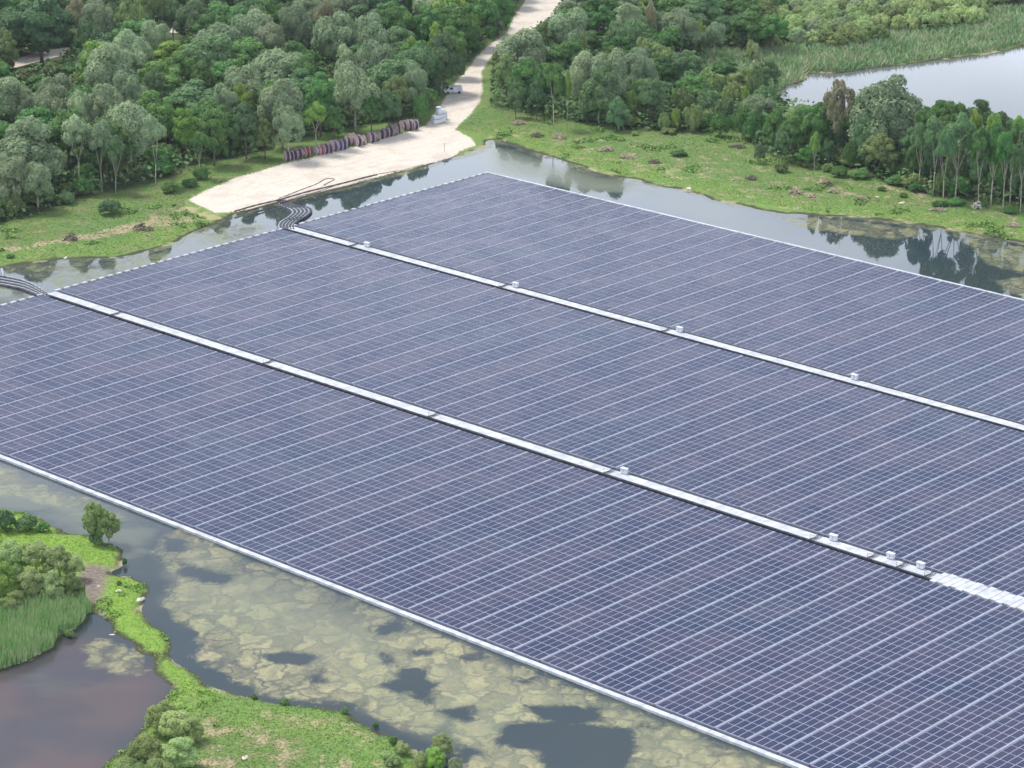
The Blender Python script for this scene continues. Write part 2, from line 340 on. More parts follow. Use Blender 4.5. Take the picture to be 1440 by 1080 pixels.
# water with floating algae
def water_material():
    m = N('pond_water'); p = m.pos()
    al = m.attr('algae'); tone = m.attr('tone'); film = m.attr('film')
    st = m.n('Mapping'); m.set(st.inputs['Vector'], p); st.inputs['Scale'].default_value = (.8, .62, 1)
    wob = m.n('TexNoise'); wob.inputs['Scale'].default_value = .35; wob.inputs['Detail'].default_value = 3; m.set(wob.inputs['Vector'], p)
    wv = m.n('VectorMath', operation='MULTIPLY_ADD'); m.set(wv.inputs[0], wob.outputs['Color']); wv.inputs[1].default_value = (4.2,4.2,0); m.set(wv.inputs[2], st.outputs[0])
    vor = m.n('TexVoronoi', feature='DISTANCE_TO_EDGE'); vor.inputs['Scale'].default_value = .33; m.set(vor.inputs['Vector'], wv.outputs[0])
    vc = m.n('TexVoronoi'); vc.inputs['Scale'].default_value = .33; m.set(vc.inputs['Vector'], wv.outputs[0])
    cr = m.n('SeparateColor'); m.set(cr.inputs[0], vc.outputs['Color'])
    vor.inputs['Randomness'].default_value = .9
    vo2 = m.n('TexVoronoi', feature='SMOOTH_F1'); vo2.inputs['Scale'].default_value = .62; vo2.inputs['Smoothness'].default_value = .25; m.set(vo2.inputs['Vector'], wv.outputs[0])
    edge = m.math('MULTIPLY', m.step(vor.outputs['Distance'], .0, .15), m.math('ADD', .55, m.math('MULTIPLY', m.step(vo2.outputs['Distance'], .72, .38), .45)))
    fine = m.noise(1.3, 5, wv.outputs[0], .65); med = m.noise(.35, 5, wv.outputs[0], .6)
    field = m.math('ADD', al, m.math('MULTIPLY', m.math('SUBTRACT', med, .5), 5.0))
    field = m.math('ADD', field, m.math('MULTIPLY', m.math('SUBTRACT', fine, .5), 2.0))
    fac = m.math('MULTIPLY', m.step(field, -1.0, .8), m.math('ADD', .72, m.math('MULTIPLY', m.step(fine, .38, .6), .28)))
    fac = m.math('MULTIPLY', fac, m.math('MULTIPLY', m.math('ADD', .34, m.math('MULTIPLY', edge, .64)), m.math('SUBTRACT', 1, m.math('MULTIPLY', m.attr('thin'), .5))))
    fac = m.math('MULTIPLY', fac, m.math('ADD', .62, m.math('MULTIPLY', m.step(m.math('ADD', m.math('MULTIPLY', fine, .5), m.math('MULTIPLY', m.noise(4.5, 4, wv.outputs[0], .7), .5)), .40, .56), .38)))
    dens = m.step(m.math('ADD', m.math('MULTIPLY', cr.outputs[0], .5), m.math('MULTIPLY', med, .6)), .25, .65)
    yel = m.mix(dens, (.165,.158,.10), (.37,.345,.185)); yel = m.mix(m.math('MULTIPLY', m.step(fine, .45, .7), .75), yel, (.20,.185,.12)); yel = m.mix(m.math('MULTIPLY', m.step(m.noise(.045, 2, p), .45, .6), .4), yel, (.25,.27,.145))
    olv = m.mix(dens, (.045,.052,.022), (.165,.18,.08)); c = m.mix(tone, yel, olv)
    fac = m.math('MULTIPLY', fac, m.mix(tone, (1,1,1), (.92,.92,.92)))
    # thin green film
    st2 = m.n('Mapping'); m.set(st2.inputs['Vector'], p); st2.inputs['Scale'].default_value = (.5, 1.0, 1)
    fn = m.noise(.16, 5, st2.outputs[0], .6)
    ff = m.math('MULTIPLY', m.step(m.math('ADD', fn, m.math('MULTIPLY', film, .45)), .55, .78), m.math('MULTIPLY', film, .85), clamp=True)
    wat = m.bsdf(m.mix(m.attr('murk'), m.mix(m.step(m.noise(.02, 2, p), .4, .6), (.028,.045,.055), (.036,.050,.055)), m.mix(m.step(m.noise(.05, 3, p), .4, .62), (.055,.052,.062), (.085,.062,.066))), .025, .5); wat.inputs['IOR'].default_value = 1.36
    bmp = m.n('Bump'); bmp.inputs['Strength'].default_value = .03; bmp.inputs['Distance'].default_value = .03; m.set(bmp.inputs['Height'], m.noise(.9, 2, p))
    m.set(wat.inputs['Normal'], bmp.outputs[0])
    flm = m.bsdf((.125,.14,.09), .25, .4)
    mat = m.bsdf(c, .65, .3)
    b2 = m.n('Bump'); b2.inputs['Strength'].default_value = .5; b2.inputs['Distance'].default_value = .15; m.set(b2.inputs['Height'], m.math('ADD', fine, edge)); m.set(mat.inputs['Normal'], b2.outputs[0])
    x1 = m.n('MixShader'); m.set(x1.inputs[0], ff); m.t.links.new(wat.outputs[0], x1.inputs[1]); m.t.links.new(flm.outputs[0], x1.inputs[2])
    x2 = m.n('MixShader'); m.set(x2.inputs[0], fac); m.t.links.new(x1.outputs[0], x2.inputs[1]); m.t.links.new(mat.outputs[0], x2.inputs[2])
    return m.done(x2)
def build_water():
    P, f = sheet(-175, 175, 300, 770, .8)
    mats = [([(222,776),(232,750),(252,744),(350,790),(400,806),(760,950),(1140,1098),(650,1120),(646,1060),(642,1032),(629,1016),(602,1030),(568,1027),(527,1008),(496,988),(440,985),(383,980),(344,963),(305,938),(275,927),(281,914),(278,887),(250,870),(230,850),(247,820),(238,800)], 0, 4),
            ([(0,655),(60,680),(130,705),(190,735),(120,728),(40,705),(-60,690),(-60,650)], .1, -.6),
            ([(120,908),(140,900),(165,907),(190,920),(205,940),(195,950),(160,945),(125,935)], .25, 1.6),
            ([(0,385),(20,376),(80,371),(160,370),(215,358),(236,352),(236,366),(200,378),(100,410),(88,404),(50,390),(20,384)], 1, 3),
            ([(-20,398),(20,404),(40,410),(56,419),(0,436),(-40,440)], 1, 3),
            ([(280,335),(330,312),(380,318),(370,330),(300,345)], .8, -.4),
            ([(1090,303),(1180,309),(1290,322),(1300,332),(1250,336),(1180,328),(1120,318)], .55, 1.2),
            ([(1330,326),(1440,348),(1440,385),(1390,372),(1370,350)], .7, .9),
            ([(1400,395),(1440,390),(1460,420),(1420,412)], .5, 1.0)]
    holes = [[(532,962),(554,955),(560,938),(596,938),(602,955),(616,961),(607,994),(591,987),(577,974),(549,972)],
             [(521,886),(549,877),(554,866),(568,872),(573,887),(538,892)], [(566,916),(607,913),(610,919),(579,924)], [(534,917),(552,919),(554,931),(543,934)],
             [(643,922),(679,916),(679,924),(654,930)], [(616,999),(663,994),(668,1012),(652,1015)],
             [(695,1040),(717,1019),(742,1013),(792,1016),(839,1019),(894,1024),(894,1046),(883,1090),(764,1095),(755,1058),(700,1047)],
             [(736,992),(769,994),(811,990),(844,997),(850,1016),(811,1018),(758,1014)], [(900,1019),(930,1022),(925,1030)], [(720,957),(753,954),(740,963)],
             [(360,920),(415,916),(445,924),(430,936),(380,932)], [(436,950),(452,944),(456,958),(440,962)], [(640,1080),(650,1048),(690,1062),(672,1060),(655,1085)], [(245,790),(290,800),(330,812),(310,822),(260,812)], [(225,752),(262,760),(268,774),(232,776)]]
    al = np.full(len(P), -9.0); tone = np.zeros(len(P))
    for pts, tn, bias in mats:
        s = sdf(P, poly(pts)); v = np.minimum(s, bias) if bias > 0 else np.minimum(s*.5, 1)+bias
        up = v > al; al = np.where(up, v, al); tone = np.where(s > -3, tn, tone)
    for hp in holes: al = np.minimum(al, -sdf(P, poly(hp))*1.3)
    d = land_sdf(P); al = np.maximum(al, np.where((d > -3.0) & (sdf(P, LAKE) < -5) & (P[:,1] > 560), (d+1.6)*.8+vnoise(P, 7, 9)*2, -9))
    tone = np.where((P[:,1] > 560) & (tone < .3), .8, tone)
    film = np.zeros(len(P))
    for pts, k, fade in (([(672,214),(690,205),(760,225),(860,250),(905,258),(880,272),(820,268),(700,243)], 1.0, 6), ([(880,262),(960,272),(1040,300),(1100,312),(1090,325),(960,298)], .55, 8),
                         ([(240,345),(300,325),(360,318),(330,340),(240,365)], .6, 5), ([(-40,640),(230,740),(240,800),(200,800),(60,735),(-40,715)], .6, 7), ([(225,760),(1100,1080),(700,1085),(250,860)], .9, 8), ([(-20,935),(120,905),(200,960),(60,1010),(-20,1000)], .22, 9)):
        film = np.maximum(film, k*sm(sdf(P, poly(pts)), -fade, fade))
    for hp in holes: film *= 1-sm(sdf(P, poly(hp)), -1.5, .5)
    fc = P[f].mean(1); f = f[~((fc[:,0] > 60) & (fc[:,1] > 640))]
    me = mesh_np('water', np.column_stack([P, np.zeros(len(P))]), f, water_material())
    add_attr(me, 'algae', al); add_attr(me, 'tone', tone); add_attr(me, 'film', film); add_attr(me, 'thin', np.maximum(sm(sdf(P, poly([(215,770),(400,800),(560,865),(520,905),(420,900),(330,850),(250,830)])), -10, 8), .7*sm(sdf(P, poly([(-60,640),(260,750),(200,760),(-60,720)])), -6, 4))); add_attr(me, 'murk', sm(sdf(P, poly([(-60,930),(60,905),(140,890),(250,960),(150,1120),(-80,1120)])), -4, 5))
    tag(obj('water', me), 'still pond water with floating algae mats around the solar array', None, None, 'structure')
    lk = [G(1080,135)[0], G(1080,200)[1]-60]
    wm = N('lake_water'); b = wm.bsdf((.11,.12,.12), .06, .5); b.inputs['IOR'].default_value = 1.36
    bb = wm.n('Bump'); bb.inputs['Strength'].default_value = .04; wm.set(bb.inputs['Height'], wm.noise(.5, 3, wm.pos())); wm.set(b.inputs['Normal'], bb.outputs[0])
    wm = wm.done(b)
    x0, x1, y0, y1 = 70, 330, 640, 800
    o = obj('lake_water', mesh_np('lake_water', [(60.0,640,-.01),(400,640,-.01),(400,900,-.01),(60,900,-.01)], [[0,1,2,3]], wm))
    tag(o, 'pale open water of the far pond reflecting the sky', None, None, 'structure')
build_water()

# ------------------------------------------------------------------ floating solar array
PA, PB = 1.2315, 2.3035; PER = 5.4035; A0 = -441.6; NST = 54
BLOCKS = [(272.7, 'long block of dark solar panels nearest the algae covered water'),
          (339.5, 'middle block of dark solar panels between the two white walkways'),
          (405.9, 'far block of dark solar panels beside the grassy right bank')]
_mr = random.Random(3)
def module_box(mb, a, b):
    mb.box((a, b, .43), (1.015, 2.14, .035), 0, 0, -.04+_mr.gauss(0, .006))
def one_module():
    mb = MB(); module_box(mb, 0, 0)
    mb.m = [1, 0, 1, 1, 1, 1]; return mb.mesh('solar_panel', [m_glass, m_frame])
mod_me = one_module()
def strip_mesh(skip=0):
    mb = MB(); k = 0
    for i in range(4):
        for j in range(27):
            k += 1
            if k <= skip: continue
            n0 = len(mb.m); module_box(mb, .62+i*PA, (j+.5)*PB); mb.m[n0:] = [1, 0, 1, 1, 1, 1]
    return mb.mesh('panel_strip', [m_glass, m_frame])
strip_mes = [strip_mesh() for _ in range(6)]; strip_rest = strip_mesh(100)
mb = MB(); mb.box((2.46, 27*PB/2, .17), (5.08, 27*PB+.1, .46)); 
bed_me = mb.mesh('float_bed', m_bed)
mb = MB()
for j in range(27): mb.box((0, (j+.5)*PB, .26), (.17, PB-.05, .43))
aisle_me = mb.mesh('service_aisle', m_aisle)
mb = MB(); mb.box((0, 0, .24), (.72, 1.30, .46)); mb.box((0, 0, .48), (.52, 1.08, .04)); mb.tube([(0,-.45,.48),(0,-.45,.60)], .06); edge_me = mb.mesh('edge_float', m_white)
mb = MB(); mb.box((0, 0, .12), (.60, .96, .30)); edge_dk = mb.mesh('connecting_float', m_tray)
for bi, (b0, lab) in enumerate(BLOCKS):
    p = AB(A0, b0); root = empty('solar_array_block', (p[0], p[1], 0), RZ)
    tag(root, lab, 'solar array', 'blocks of the floating solar array')
    near = 46 if bi == 0 else 50
    for k in range(NST):
        ax = .35+k*PER
        bd = obj('float_bed', bed_me, root, (ax, 0, 0))
        if k == near:
            st = obj('panel_strip', strip_rest, root, (ax, 0, 0)); q = 0
            for i in range(4):
                for j in range(27):
                    q += 1
                    if q <= 100: obj('solar_panel', mod_me, st, (.62+i*PA, (j+.5)*PB, 0))
        else: obj('panel_strip', strip_mes[(k*5+bi*2) % 6], root, (ax, 0, 0))
        obj('service_aisle', aisle_me, root, (ax+5.165, 0, 0))
    for j in range(28):
        obj('edge_float', edge_me, root, (-.42, j*PB, 0))
        if j < 27: obj('connecting_float', edge_dk, root, (-.40, (j+.5)*PB, 0))

def deck(b, wid, a0, a1, seg, gap, z, mat, mb=None):
    mb = mb or MB(); a = a0
    while a < a1:
        mb.box((a+seg/2, b, z), (seg-gap, wid, .44+.004*math.sin(a*3.1))); a += seg
    return mb
def walkway(name, b, lab, trays, wide_from=None):
    p = AB(A0, b); root = empty(name, (p[0], p[1], 0), RZ); tag(root, lab, 'walkway', 'white floating walkways between the panel blocks')
    a1 = NST*PER; mb = MB(); a = .4; k = 0
    lim = wide_from if wide_from else a1
    while a < lim: mb.box((a+.605, -.1, .27+.004*math.sin(a*7)), (1.17, 2.3, .44)); a += 1.21
    mb.build('deck', m_white, root)
    if wide_from:
        mb = MB(); a = lim+.6
        while a < a1:
            off = .35*((k % 2)*2-1); wd = 4.1+random.uniform(-.1, .1); mb.box((a+.6, off*.45, .30), (1.16 if k % 3 else 1.05, wd, .42)); a += 1.21; k += 1
        mb.build('wide_deck', m_white, root)
    for s, wd, off in trays:
        mb = MB(); a = .3
        while a < lim-.2:
            mb.box((a+.95, off, .34), (1.86, wd, .24), 0, 0); mb.box((a+.5, off+.12*math.sin(a), .48), (.95, .12, .06), .03, 0); a += 1.92
        mb.box(((lim+.3)/2, off-.1*s, .485), (lim-.6, .09, .05)); mb.build('cable_tray', m_tray, root)
    return root
def a_of(x, y):
    g = G(x, y, .4); return g[0]*AV[0]+g[1]*AV[1]-A0
WB1, WB2 = 403.85, 337.3
walkway('floating_walkway', WB1, 'upper white floating walkway between the middle and far panel blocks', ((1, .85, 1.52), (-1, .16, -1.36)))
walkway('floating_walkway', WB2, 'lower white floating walkway that widens at the right edge', ((1, .4, 1.28), (-1, .34, -1.46)), a_of(1308, 812))
for nm, b, wd, lab, seg in (('edge_walkway', 271.4, .95, 'white float walkway along the near edge facing the algae mats', 2.4),
                            ('edge_walkway', 468.75, .72, 'thin white float edge along the far side near the grassy bank', 1.2)):
    p = AB(A0, b); root = empty(nm, (p[0], p[1], 0), RZ); tag(root, lab, 'walkway', 'edge walkways of the solar array')
    mb = MB(); a = -.9
    while a < NST*PER: mb.box((a+seg/2, random.uniform(-.03, .03), .24), (seg-.05, wd, .40)); a += seg
    mb.build('deck', m_white, root)
    mb = MB(); a = 0; s = 1 if b < 300 else -1
    while a < NST*PER: mb.box((a+1.0, s*(wd/2+.26), .10), (1.5, .28, .22)); a += 2.7
    mb.box((NST*PER/2, s*(wd/2+.22), .04), (NST*PER, .40, .10)); mb.build('dark_floats', m_black, root)

# junction boxes and cable crossings on the walkways
def cabinet(x, y, wb, lab, s=1.0):
    a = a_of(x, y); p = AB(A0+a, wb+.75); r = empty('junction_box', (p[0], p[1], .49), RZ); tag(r, lab, 'junction box', 'white electrical boxes on the floating walkways')
    mb = MB(); mb.box((0, 0, .72*s), (1.5*s, .75*s, 1.0*s)); mb.box((0, 0, .19*s), (1.3*s, .6*s, .06)); mb.build('cabinet', m_cab, r)
    mb = MB(); mb.box((0, 0, 1.25*s), (1.7*s, .95*s, .07)); mb.box((0, .1, 1.31*s), (1.1*s, .5*s, .05)); mb.build('roof', m_cab, r)
    for sx in (-.6*s, .6*s):
        mb = MB(); mb.box((sx, 0, .08*s), (.08, .6*s, .17*s)); mb.build('leg', m_grey, r)
    mb = MB(); mb.box((0, -.385*s, .72*s), (.06, .03, .8*s)); mb.box((.18*s, -.39*s, .72*s), (.06, .04, .22)); mb.build('door_handle', m_grey, r)
cabs = [(519,347,WB1,'small white box on the upper walkway near the curved pipes'),(727,404,WB1,'white box on the upper walkway above the picture centre'),(957,467,WB1,'white box on the upper walkway, third from its left end'),(1203,534,WB1,'white box on the upper walkway, last towards the right'),
        (878,667,WB2,'white box on the lower walkway, first from its left end'),(1170,762,WB2,'white box on the lower walkway, second from its left end'),(1250,788,WB2,'white box on the lower walkway, left of the closest one'),(1291,802,WB2,'white box on the lower walkway beside where the deck widens')]
for c in cabs: cabinet(*c, .82)
def crossing(x, y, wb, lab):
    a = a_of(x, y); p = AB(A0+a, wb); r = empty('cable_crossing', (p[0], p[1], 0), RZ); tag(r, lab, 'cable crossing', 'dark cable crossings over the white walkways')
    for i, da in enumerate((-.3, .0, .45)):
        mb = MB(); pts = [(da, -1.6, .5), (da+.05, -1.15, .58), (da+.3, -.3, .60), (da, .7, .58), (da-.05, 1.1, .60), (da, 1.5, .5)]
        mb.tube(pts, .055 if i < 2 else .04, 6); mb.build('cable', m_tray, r, smooth=True)
    mb = MB(); mb.box((.12, -.1, .52), (.5, 1.9, .05)); mb.box((.12, -.95, .56), (.6, .08, .06)); mb.box((.12, .8, .56), (.6, .08, .06)); mb.build('ramp_plate', m_aisle, r)
    for sy in (-1.0, 0.85):
        mb = MB(); mb.tube([(-.5, sy, .5), (-.5, sy, 1.15)], .035, 6); mb.tube([(.75, sy, .5), (.75, sy, 1.15)], .035, 6); mb.tube([(-.5, sy, 1.15), (.75, sy, 1.15)], .035, 6); mb.build('handrail', m_grey, r)
crs = [(501,344,WB1,'dark cable crossing on the upper walkway closest to the shore'),(707,403,WB1,'dark cable crossing on the upper walkway above picture centre'),(931,467,WB1,'dark cable crossing on the upper walkway beside its third box'),
       (166,441,WB2,'dark cable crossing on the lower walkway closest to its left end'),(374,511,WB2,'dark cable crossing on the lower walkway, second from its left end'),(606,586,WB2,'dark cable crossing on the lower walkway, third from its left end'),(856,664,WB2,'dark cable crossing on the lower walkway beside its first box'),
       (1149,756,WB2,'dark cable crossing on the lower walkway beside its second box'),(1227,783,WB2,'dark cable crossing between the two right boxes, the left one'),(1268,796,WB2,'dark cable crossing between the two closest boxes'),(1307,809,WB2,'dark cable crossing at the start of the widened deck')]
for c in crs: crossing(*c)

# floating pipes and cables
def catmull(pts, n=8):
    P = [Vector(p) for p in pts]; P = [P[0]*2-P[1]]+P+[P[-1]*2-P[-2]]; out = []
    for i in range(1, len(P)-2):
        for k in range(n):
            t = k/n; a, b, c, d = P[i-1], P[i], P[i+1], P[i+2]
            out.append(.5*((2*b)+(c-a)*t+(2*a-5*b+4*c-d)*t*t+(3*b-a-3*c+d)*t**3))
    out.append(P[-2]); return out
def pipe(pxs, r, mat, z, name, lab, cat, group):
    pts = catmull([(*G(x, y, z), z) for x, y in pxs]); o0 = pts[0].copy()
    mb = MB(); rr = [r*(1+.18*math.sin(i*2.1)) for i in range(len(pts))]
    mb.tube([tuple(p-o0) for p in pts], rr, 8); o = mb.build(name, mat, None, o0, True); tag(o, lab, cat, group)
S1 = [(391,283),(404,291),(418,293),(414,303),(404,310),(396,318),(400,324)]
offs = [(-4,0,'westernmost'),(2,0,'second'),(8,-1,'third'),(14,-2,'fourth'),(20,-2,'outermost')]
for i, nm in enumerate(('leftmost','second','middle','fourth','rightmost')):
    def cv(dx, dy): return [(391+dx*.45,283-dx*.05),(402+dx*.6,290+dy),(413+dx,294+dy),(417+dx,299+dy),(410+dx,306+dy),(400+dx*.9,312+dy*.5),(396+dx*.8,318),(399+dx*.7,323+dx*.05)]
    pipe(cv(i*5.6-5, -i*.3), .22, m_pipe, .18, 'floating_pipe', 'pale curved pipe near the shore, %s of five at the upper walkway' % nm, 'pipe', 'pale floating pipes between shore and array')
    pipe(cv(i*5.6-2.2, -i*.3), .30, m_tray, .26, 'floating_cable', 'dark curved cable near the shore, %s of five at the upper walkway' % nm, 'cable', 'dark floating cables between shore and array')
for i, nm in enumerate(('uppermost','second','third','lowest')):
    d = i*3.9
    pth = [(-40,380+d*1.0),(-8,386+d),(12,389.5+d*.98),(32,394+d*.95),(48,401+d*.9),(60,408.5+d*.75),(70,414.5+d*.5)]
    pipe(pth, .18, m_pipe, .18, 'floating_pipe', 'pale floating pipe running off the left edge, %s of four' % nm, 'pipe', 'pale floating pipes between shore and array')
    pipe([(x, y+1.9) for x, y in pth], .30, m_tray, .16, 'floating_cable', 'dark floating cable running off the left edge, %s of four' % nm, 'cable', 'dark floating cables between shore and array')
pipe([(3,378),(4,384),(5,388)], .22, m_pipe, .6, 'white_pipe_stub', 'short white pipe end at the left edge beside the floating pipes', 'pipe', None)
for i, pth in enumerate(([(330,297),(360,288.5),(392,281),(430,270),(470,260.5),(500,253),(530,245.5)], [(345,297),(380,287),(410,281),(440,273.5),(480,264),(505,257.5)], [(392,279),(420,268),(445,258.5),(458,251.5),(470,252),(455,260)], [(430,274),(452,268),(480,258),(520,247),(560,240)])):
    pipe(pth, .20 if i < 2 else .08, m_dwood, .80, 'shore_cable', ['long dark cable lying along the sand from the pipe landing','shorter dark cable lying closest to the water on the sand','thin dark cable looping up onto the open sand','thin dark cable trailing furthest right along the sandy shore'][i], 'cable', 'dark cables lying along the sandy shore')

# ------------------------------------------------------------------ cable drums on the sand
def drum(x, y, dia, yaw, coil, wood, lab, wid):
    g = G(x, y, .7); root = empty('cable_drum', (g[0], g[1], .68), yaw); tag(root, lab, 'cable drum', 'cable drums standing in a row on the sand')
    r = dia/2
    for s in (-1, 1):
        mb = MB(); mb.disc((s*wid/2, 0, r), (1,0,0), r, .10, 22); mb.disc((s*(wid/2+.07), 0, r), (1,0,0), r*.28, .05, 12)
        for k in range(3): mb.box((s*(wid/2+.065), (k-1)*r*.5, r), (.035, .10, r*1.5))
        mb.build('flange', wood, root)
    mb = MB(); mb.disc((0, 0, r), (1,0,0), r*.40, wid-.1, 16); mb.build('core', wood, root, smooth=False)
    if coil:
        mb = MB(); n = 7
        for k in range(n):
            xx = (k-(n-1)/2)*(wid-.2)/n; mb.disc((xx, 0, r), (1,0,0), r*(.74+.05*math.sin(k*2.3+x)), (wid-.2)/n*.86, 20)
        mb.build('coiled_cable', coil, root)
dx = [(404,226,0),(409,225,0),(414,223.5,0),(420,222,0),(425,221,1),(431,219.5,2),(446,217.5,1),(450,216.5,2),(457,215.5,0),(463,214,0),(469,212,3),(476,210.5,3),(483,209,3),(489,204,1),(495,202,1),(503,204,0),(509,202.5,1),(522,199,0),(529,197.5,1),(536,194,0),(542,192.5,0),(548,190.5,1),(554,189,1),(559,187,1),(567,182,0),(576,181.5,0),(583,181,0)]
ordn = 'first second third fourth fifth sixth seventh eighth ninth tenth eleventh twelfth thirteenth fourteenth fifteenth sixteenth seventeenth eighteenth nineteenth twentieth twenty-first twenty-second twenty-third twenty-fourth twenty-fifth twenty-sixth twenty-seventh twenty-eighth twenty-ninth thirtieth thirty-first thirty-second thirty-third thirty-fourth thirty-fifth thirty-sixth thirty-seventh thirty-eighth thirty-ninth fortieth'.split()
for i, (x, y, k) in enumerate(dx):
    kind = {0: 'brown wooden', 1: 'pale wooden', 2: 'red cored', 3: 'bluish wooden'}[k]
    drum(x, y+2, random.uniform(2.6, 3.2), R(28)+random.uniform(-.18, .18), {0: m_coil, 1: m_coil if i % 2 else None, 2: m_red, 3: m_blue}[k], m_drum2 if k in (1,) else m_drum,
         '%s cable drum, %s from the left in the row on the sand' % (kind, ordn[i]), random.uniform(.85, 1.1))

# vehicle and stores by the track
def van(x, y, yaw):
    g = G(x, y, .7); r = empty('van', (g[0], g[1], .72), yaw); tag(r, 'pale blue white van parked under the trees beside the sandy track', 'van')
    prof = [(-2.4,.35),(2.3,.35),(2.45,.9),(1.75,1.15),(1.1,1.85),(-2.3,1.95),(-2.45,1.0)]
    v = [(a, s*.95, h) for s in (-1, 1) for a, h in prof]; n = len(prof); f = [list(range(n))[::-1], list(range(n, 2*n))]+[[i, (i+1) % n, n+(i+1) % n, n+i] for i in range(n)]
    me = bpy.data.meshes.new('body'); me.from_pydata(v, [], f); me.materials.append(m_tarp); obj('body', me, r)
    for sx in (-1.55, 1.5):
        for sy in (-.9, .9):
            mb = MB(); mb.disc((sx, sy, .34), (0,1,0), .34, .22, 16); mb.build('wheel', m_black, r)
    mb = MB(); v = [(1.72,-.85,1.19),(1.72,.85,1.19),(1.13,.8,1.84),(1.13,-.8,1.84)]; mb.v = [(a+.03, b, c+.01) for a, b, c in v]; mb.f = [[0,1,2,3]]; mb.m = [0]; mb.build('windscreen', m_glassw, r)
    for s in (-1, 1):
        mb = MB(); mb.box((.55, s*.96, 1.45), (.9, .03, .5)); mb.build('side_window', m_glassw, r)
        mb = MB(); mb.box((2.40, s*.7, .78), (.1, .3, .16)); mb.build('headlight', m_cab, r)
van(637, 131, R(190))
def stack(x, y, lab, n, mat):
    g = G(x, y, .7); r = empty('wrapped_pallet_stack', (g[0], g[1], .7), R(35)); tag(r, lab, 'pallet stack')
    for k in range(n):
        mb = MB(); w_ = 1.2*(1-.05*k)
        ring = []
        for zz, sc in ((.16, .94), (.35, 1.0), (.95, 1.02), (1.12, .9)):
            ring.append([(math.copysign(abs(math.cos(t))**.45, math.cos(t))*w_*.62*sc*(1+.04*random.random()), math.copysign(abs(math.sin(t))**.45, math.sin(t))*w_*.62*sc, zz+k*1.1) for t in np.linspace(0, 2*math.pi, 16, endpoint=False)])
        for rr in ring: mb.v += rr
        for a in range(3):
            for t in range(16): mb.f.append([a*16+t, a*16+(t+1) % 16, (a+1)*16+(t+1) % 16, (a+1)*16+t]); mb.m.append(0)
        mb.f.append(list(range(48, 64))); mb.m.append(0); mb.build('sack', mat, r)
    mb = MB(); [mb.box((0, s, .07), (1.3, .14, .14)) for s in (-.5, 0, .5)]; mb.build('pallet', m_wood, r)
for i, (x, y, n) in enumerate([(612,174,2),(618,173,3),(622,171.5,3),(624,168,2),(617,168,3)]):
    stack(x, y, ['low stack of white sacks at the left end of the pile','tall stack of white sacks at the front of the pile','tall stack of white sacks at the corner nearest the track','rear right stack of white sacks beside the track','rear left stack of white sacks under the trees','single pale sack beside the track in front of the pile','white sacks stacked behind the parked van'][i], n, m_cab if i % 2 else m_tarp)
g = G(625, 213, .7); r = empty('marker_post', (g[0], g[1], .6)); tag(r, 'thin pale marker post standing alone on the sand near the water', 'post')
mb = MB(); mb.tube([(0,0,0),(0,0,2.2)], .06, 8); mb.build('pole', m_grey, r); mb = MB(); mb.tube([(0,0,0),(0,0,.12)], .25, 10); mb.build('foot', m_rock, r)

# ------------------------------------------------------------------ rocks and brush piles
def rock_mesh(seed, mat):
    rr = np.random.default_rng(seed); mb = MB(); n, m_ = 12, 7; v = []
    ph = rr.random(6)*6
    for i in range(m_):
        t = math.pi*i/(m_-1)
        for k in range(n):
            a = 2*math.pi*k/n; q = 1+.18*math.sin(2*a+ph[0])+.14*math.sin(3*a+ph[1]+t*2)+.12*math.cos(4*t+ph[2]+a)
            v.append((math.sin(t)*math.cos(a)*q, math.sin(t)*math.sin(a)*q*.8, math.cos(t)*.6*q+.3))
    f = [[i*n+k, i*n+(k+1) % n, (i+1)*n+(k+1) % n, (i+1)*n+k][::-1] for i in range(m_-1) for k in range(n)]
    me = mesh_np('rock', v, f, mat); return me
def zat(g):
    P = np.array([g]); d = land_sdf(P)+vnoise(P, 2.5, 11, 2)*.8+vnoise(P, 6, 12, 2)*1.0
    s = np.maximum.reduce([sdf(P, PLATFORM), sdf(P, TRACK)]); return float(height(P, d, s)[0])
rocks = [(167,835,.75,'white rock on the green spit, left of the other one'),(197,842,.95,'larger white rock on the right side of the green spit'),(147,861,.5,'small pale rock at the narrow left shore of the spit'),(158,889,.5,'small pale rock at the water line below the spit'),(969,265,1.1,'pale rock at the water line of the right bank'),(1234,279,.6,'white stone lying in the grass below the right wood'),(1269,287,1.0,'grey brown boulder in the grass below the right wood'),(92,361,.8,'pale rock on the left bank beside the algae'),(104,364,.7,'low pale rock right of the other on the left bank'),(139,828,.4,'small stone in the mud patch beside the spit'),(345,1071,.8,'pale stone lying in the bottom meadow')]
for i, (x, y, s, lab) in enumerate(rocks):
    g = G(x, y, .4); o = obj('rock', rock_mesh(i+5, m_rock), None, (g[0], g[1], zat(g)-.05)); s *= .62; o.scale = (s*1.3, s, s*.8); o.rotation_euler[2] = i*1.1
    tag(o, lab, 'rock', 'pale rocks on the banks')
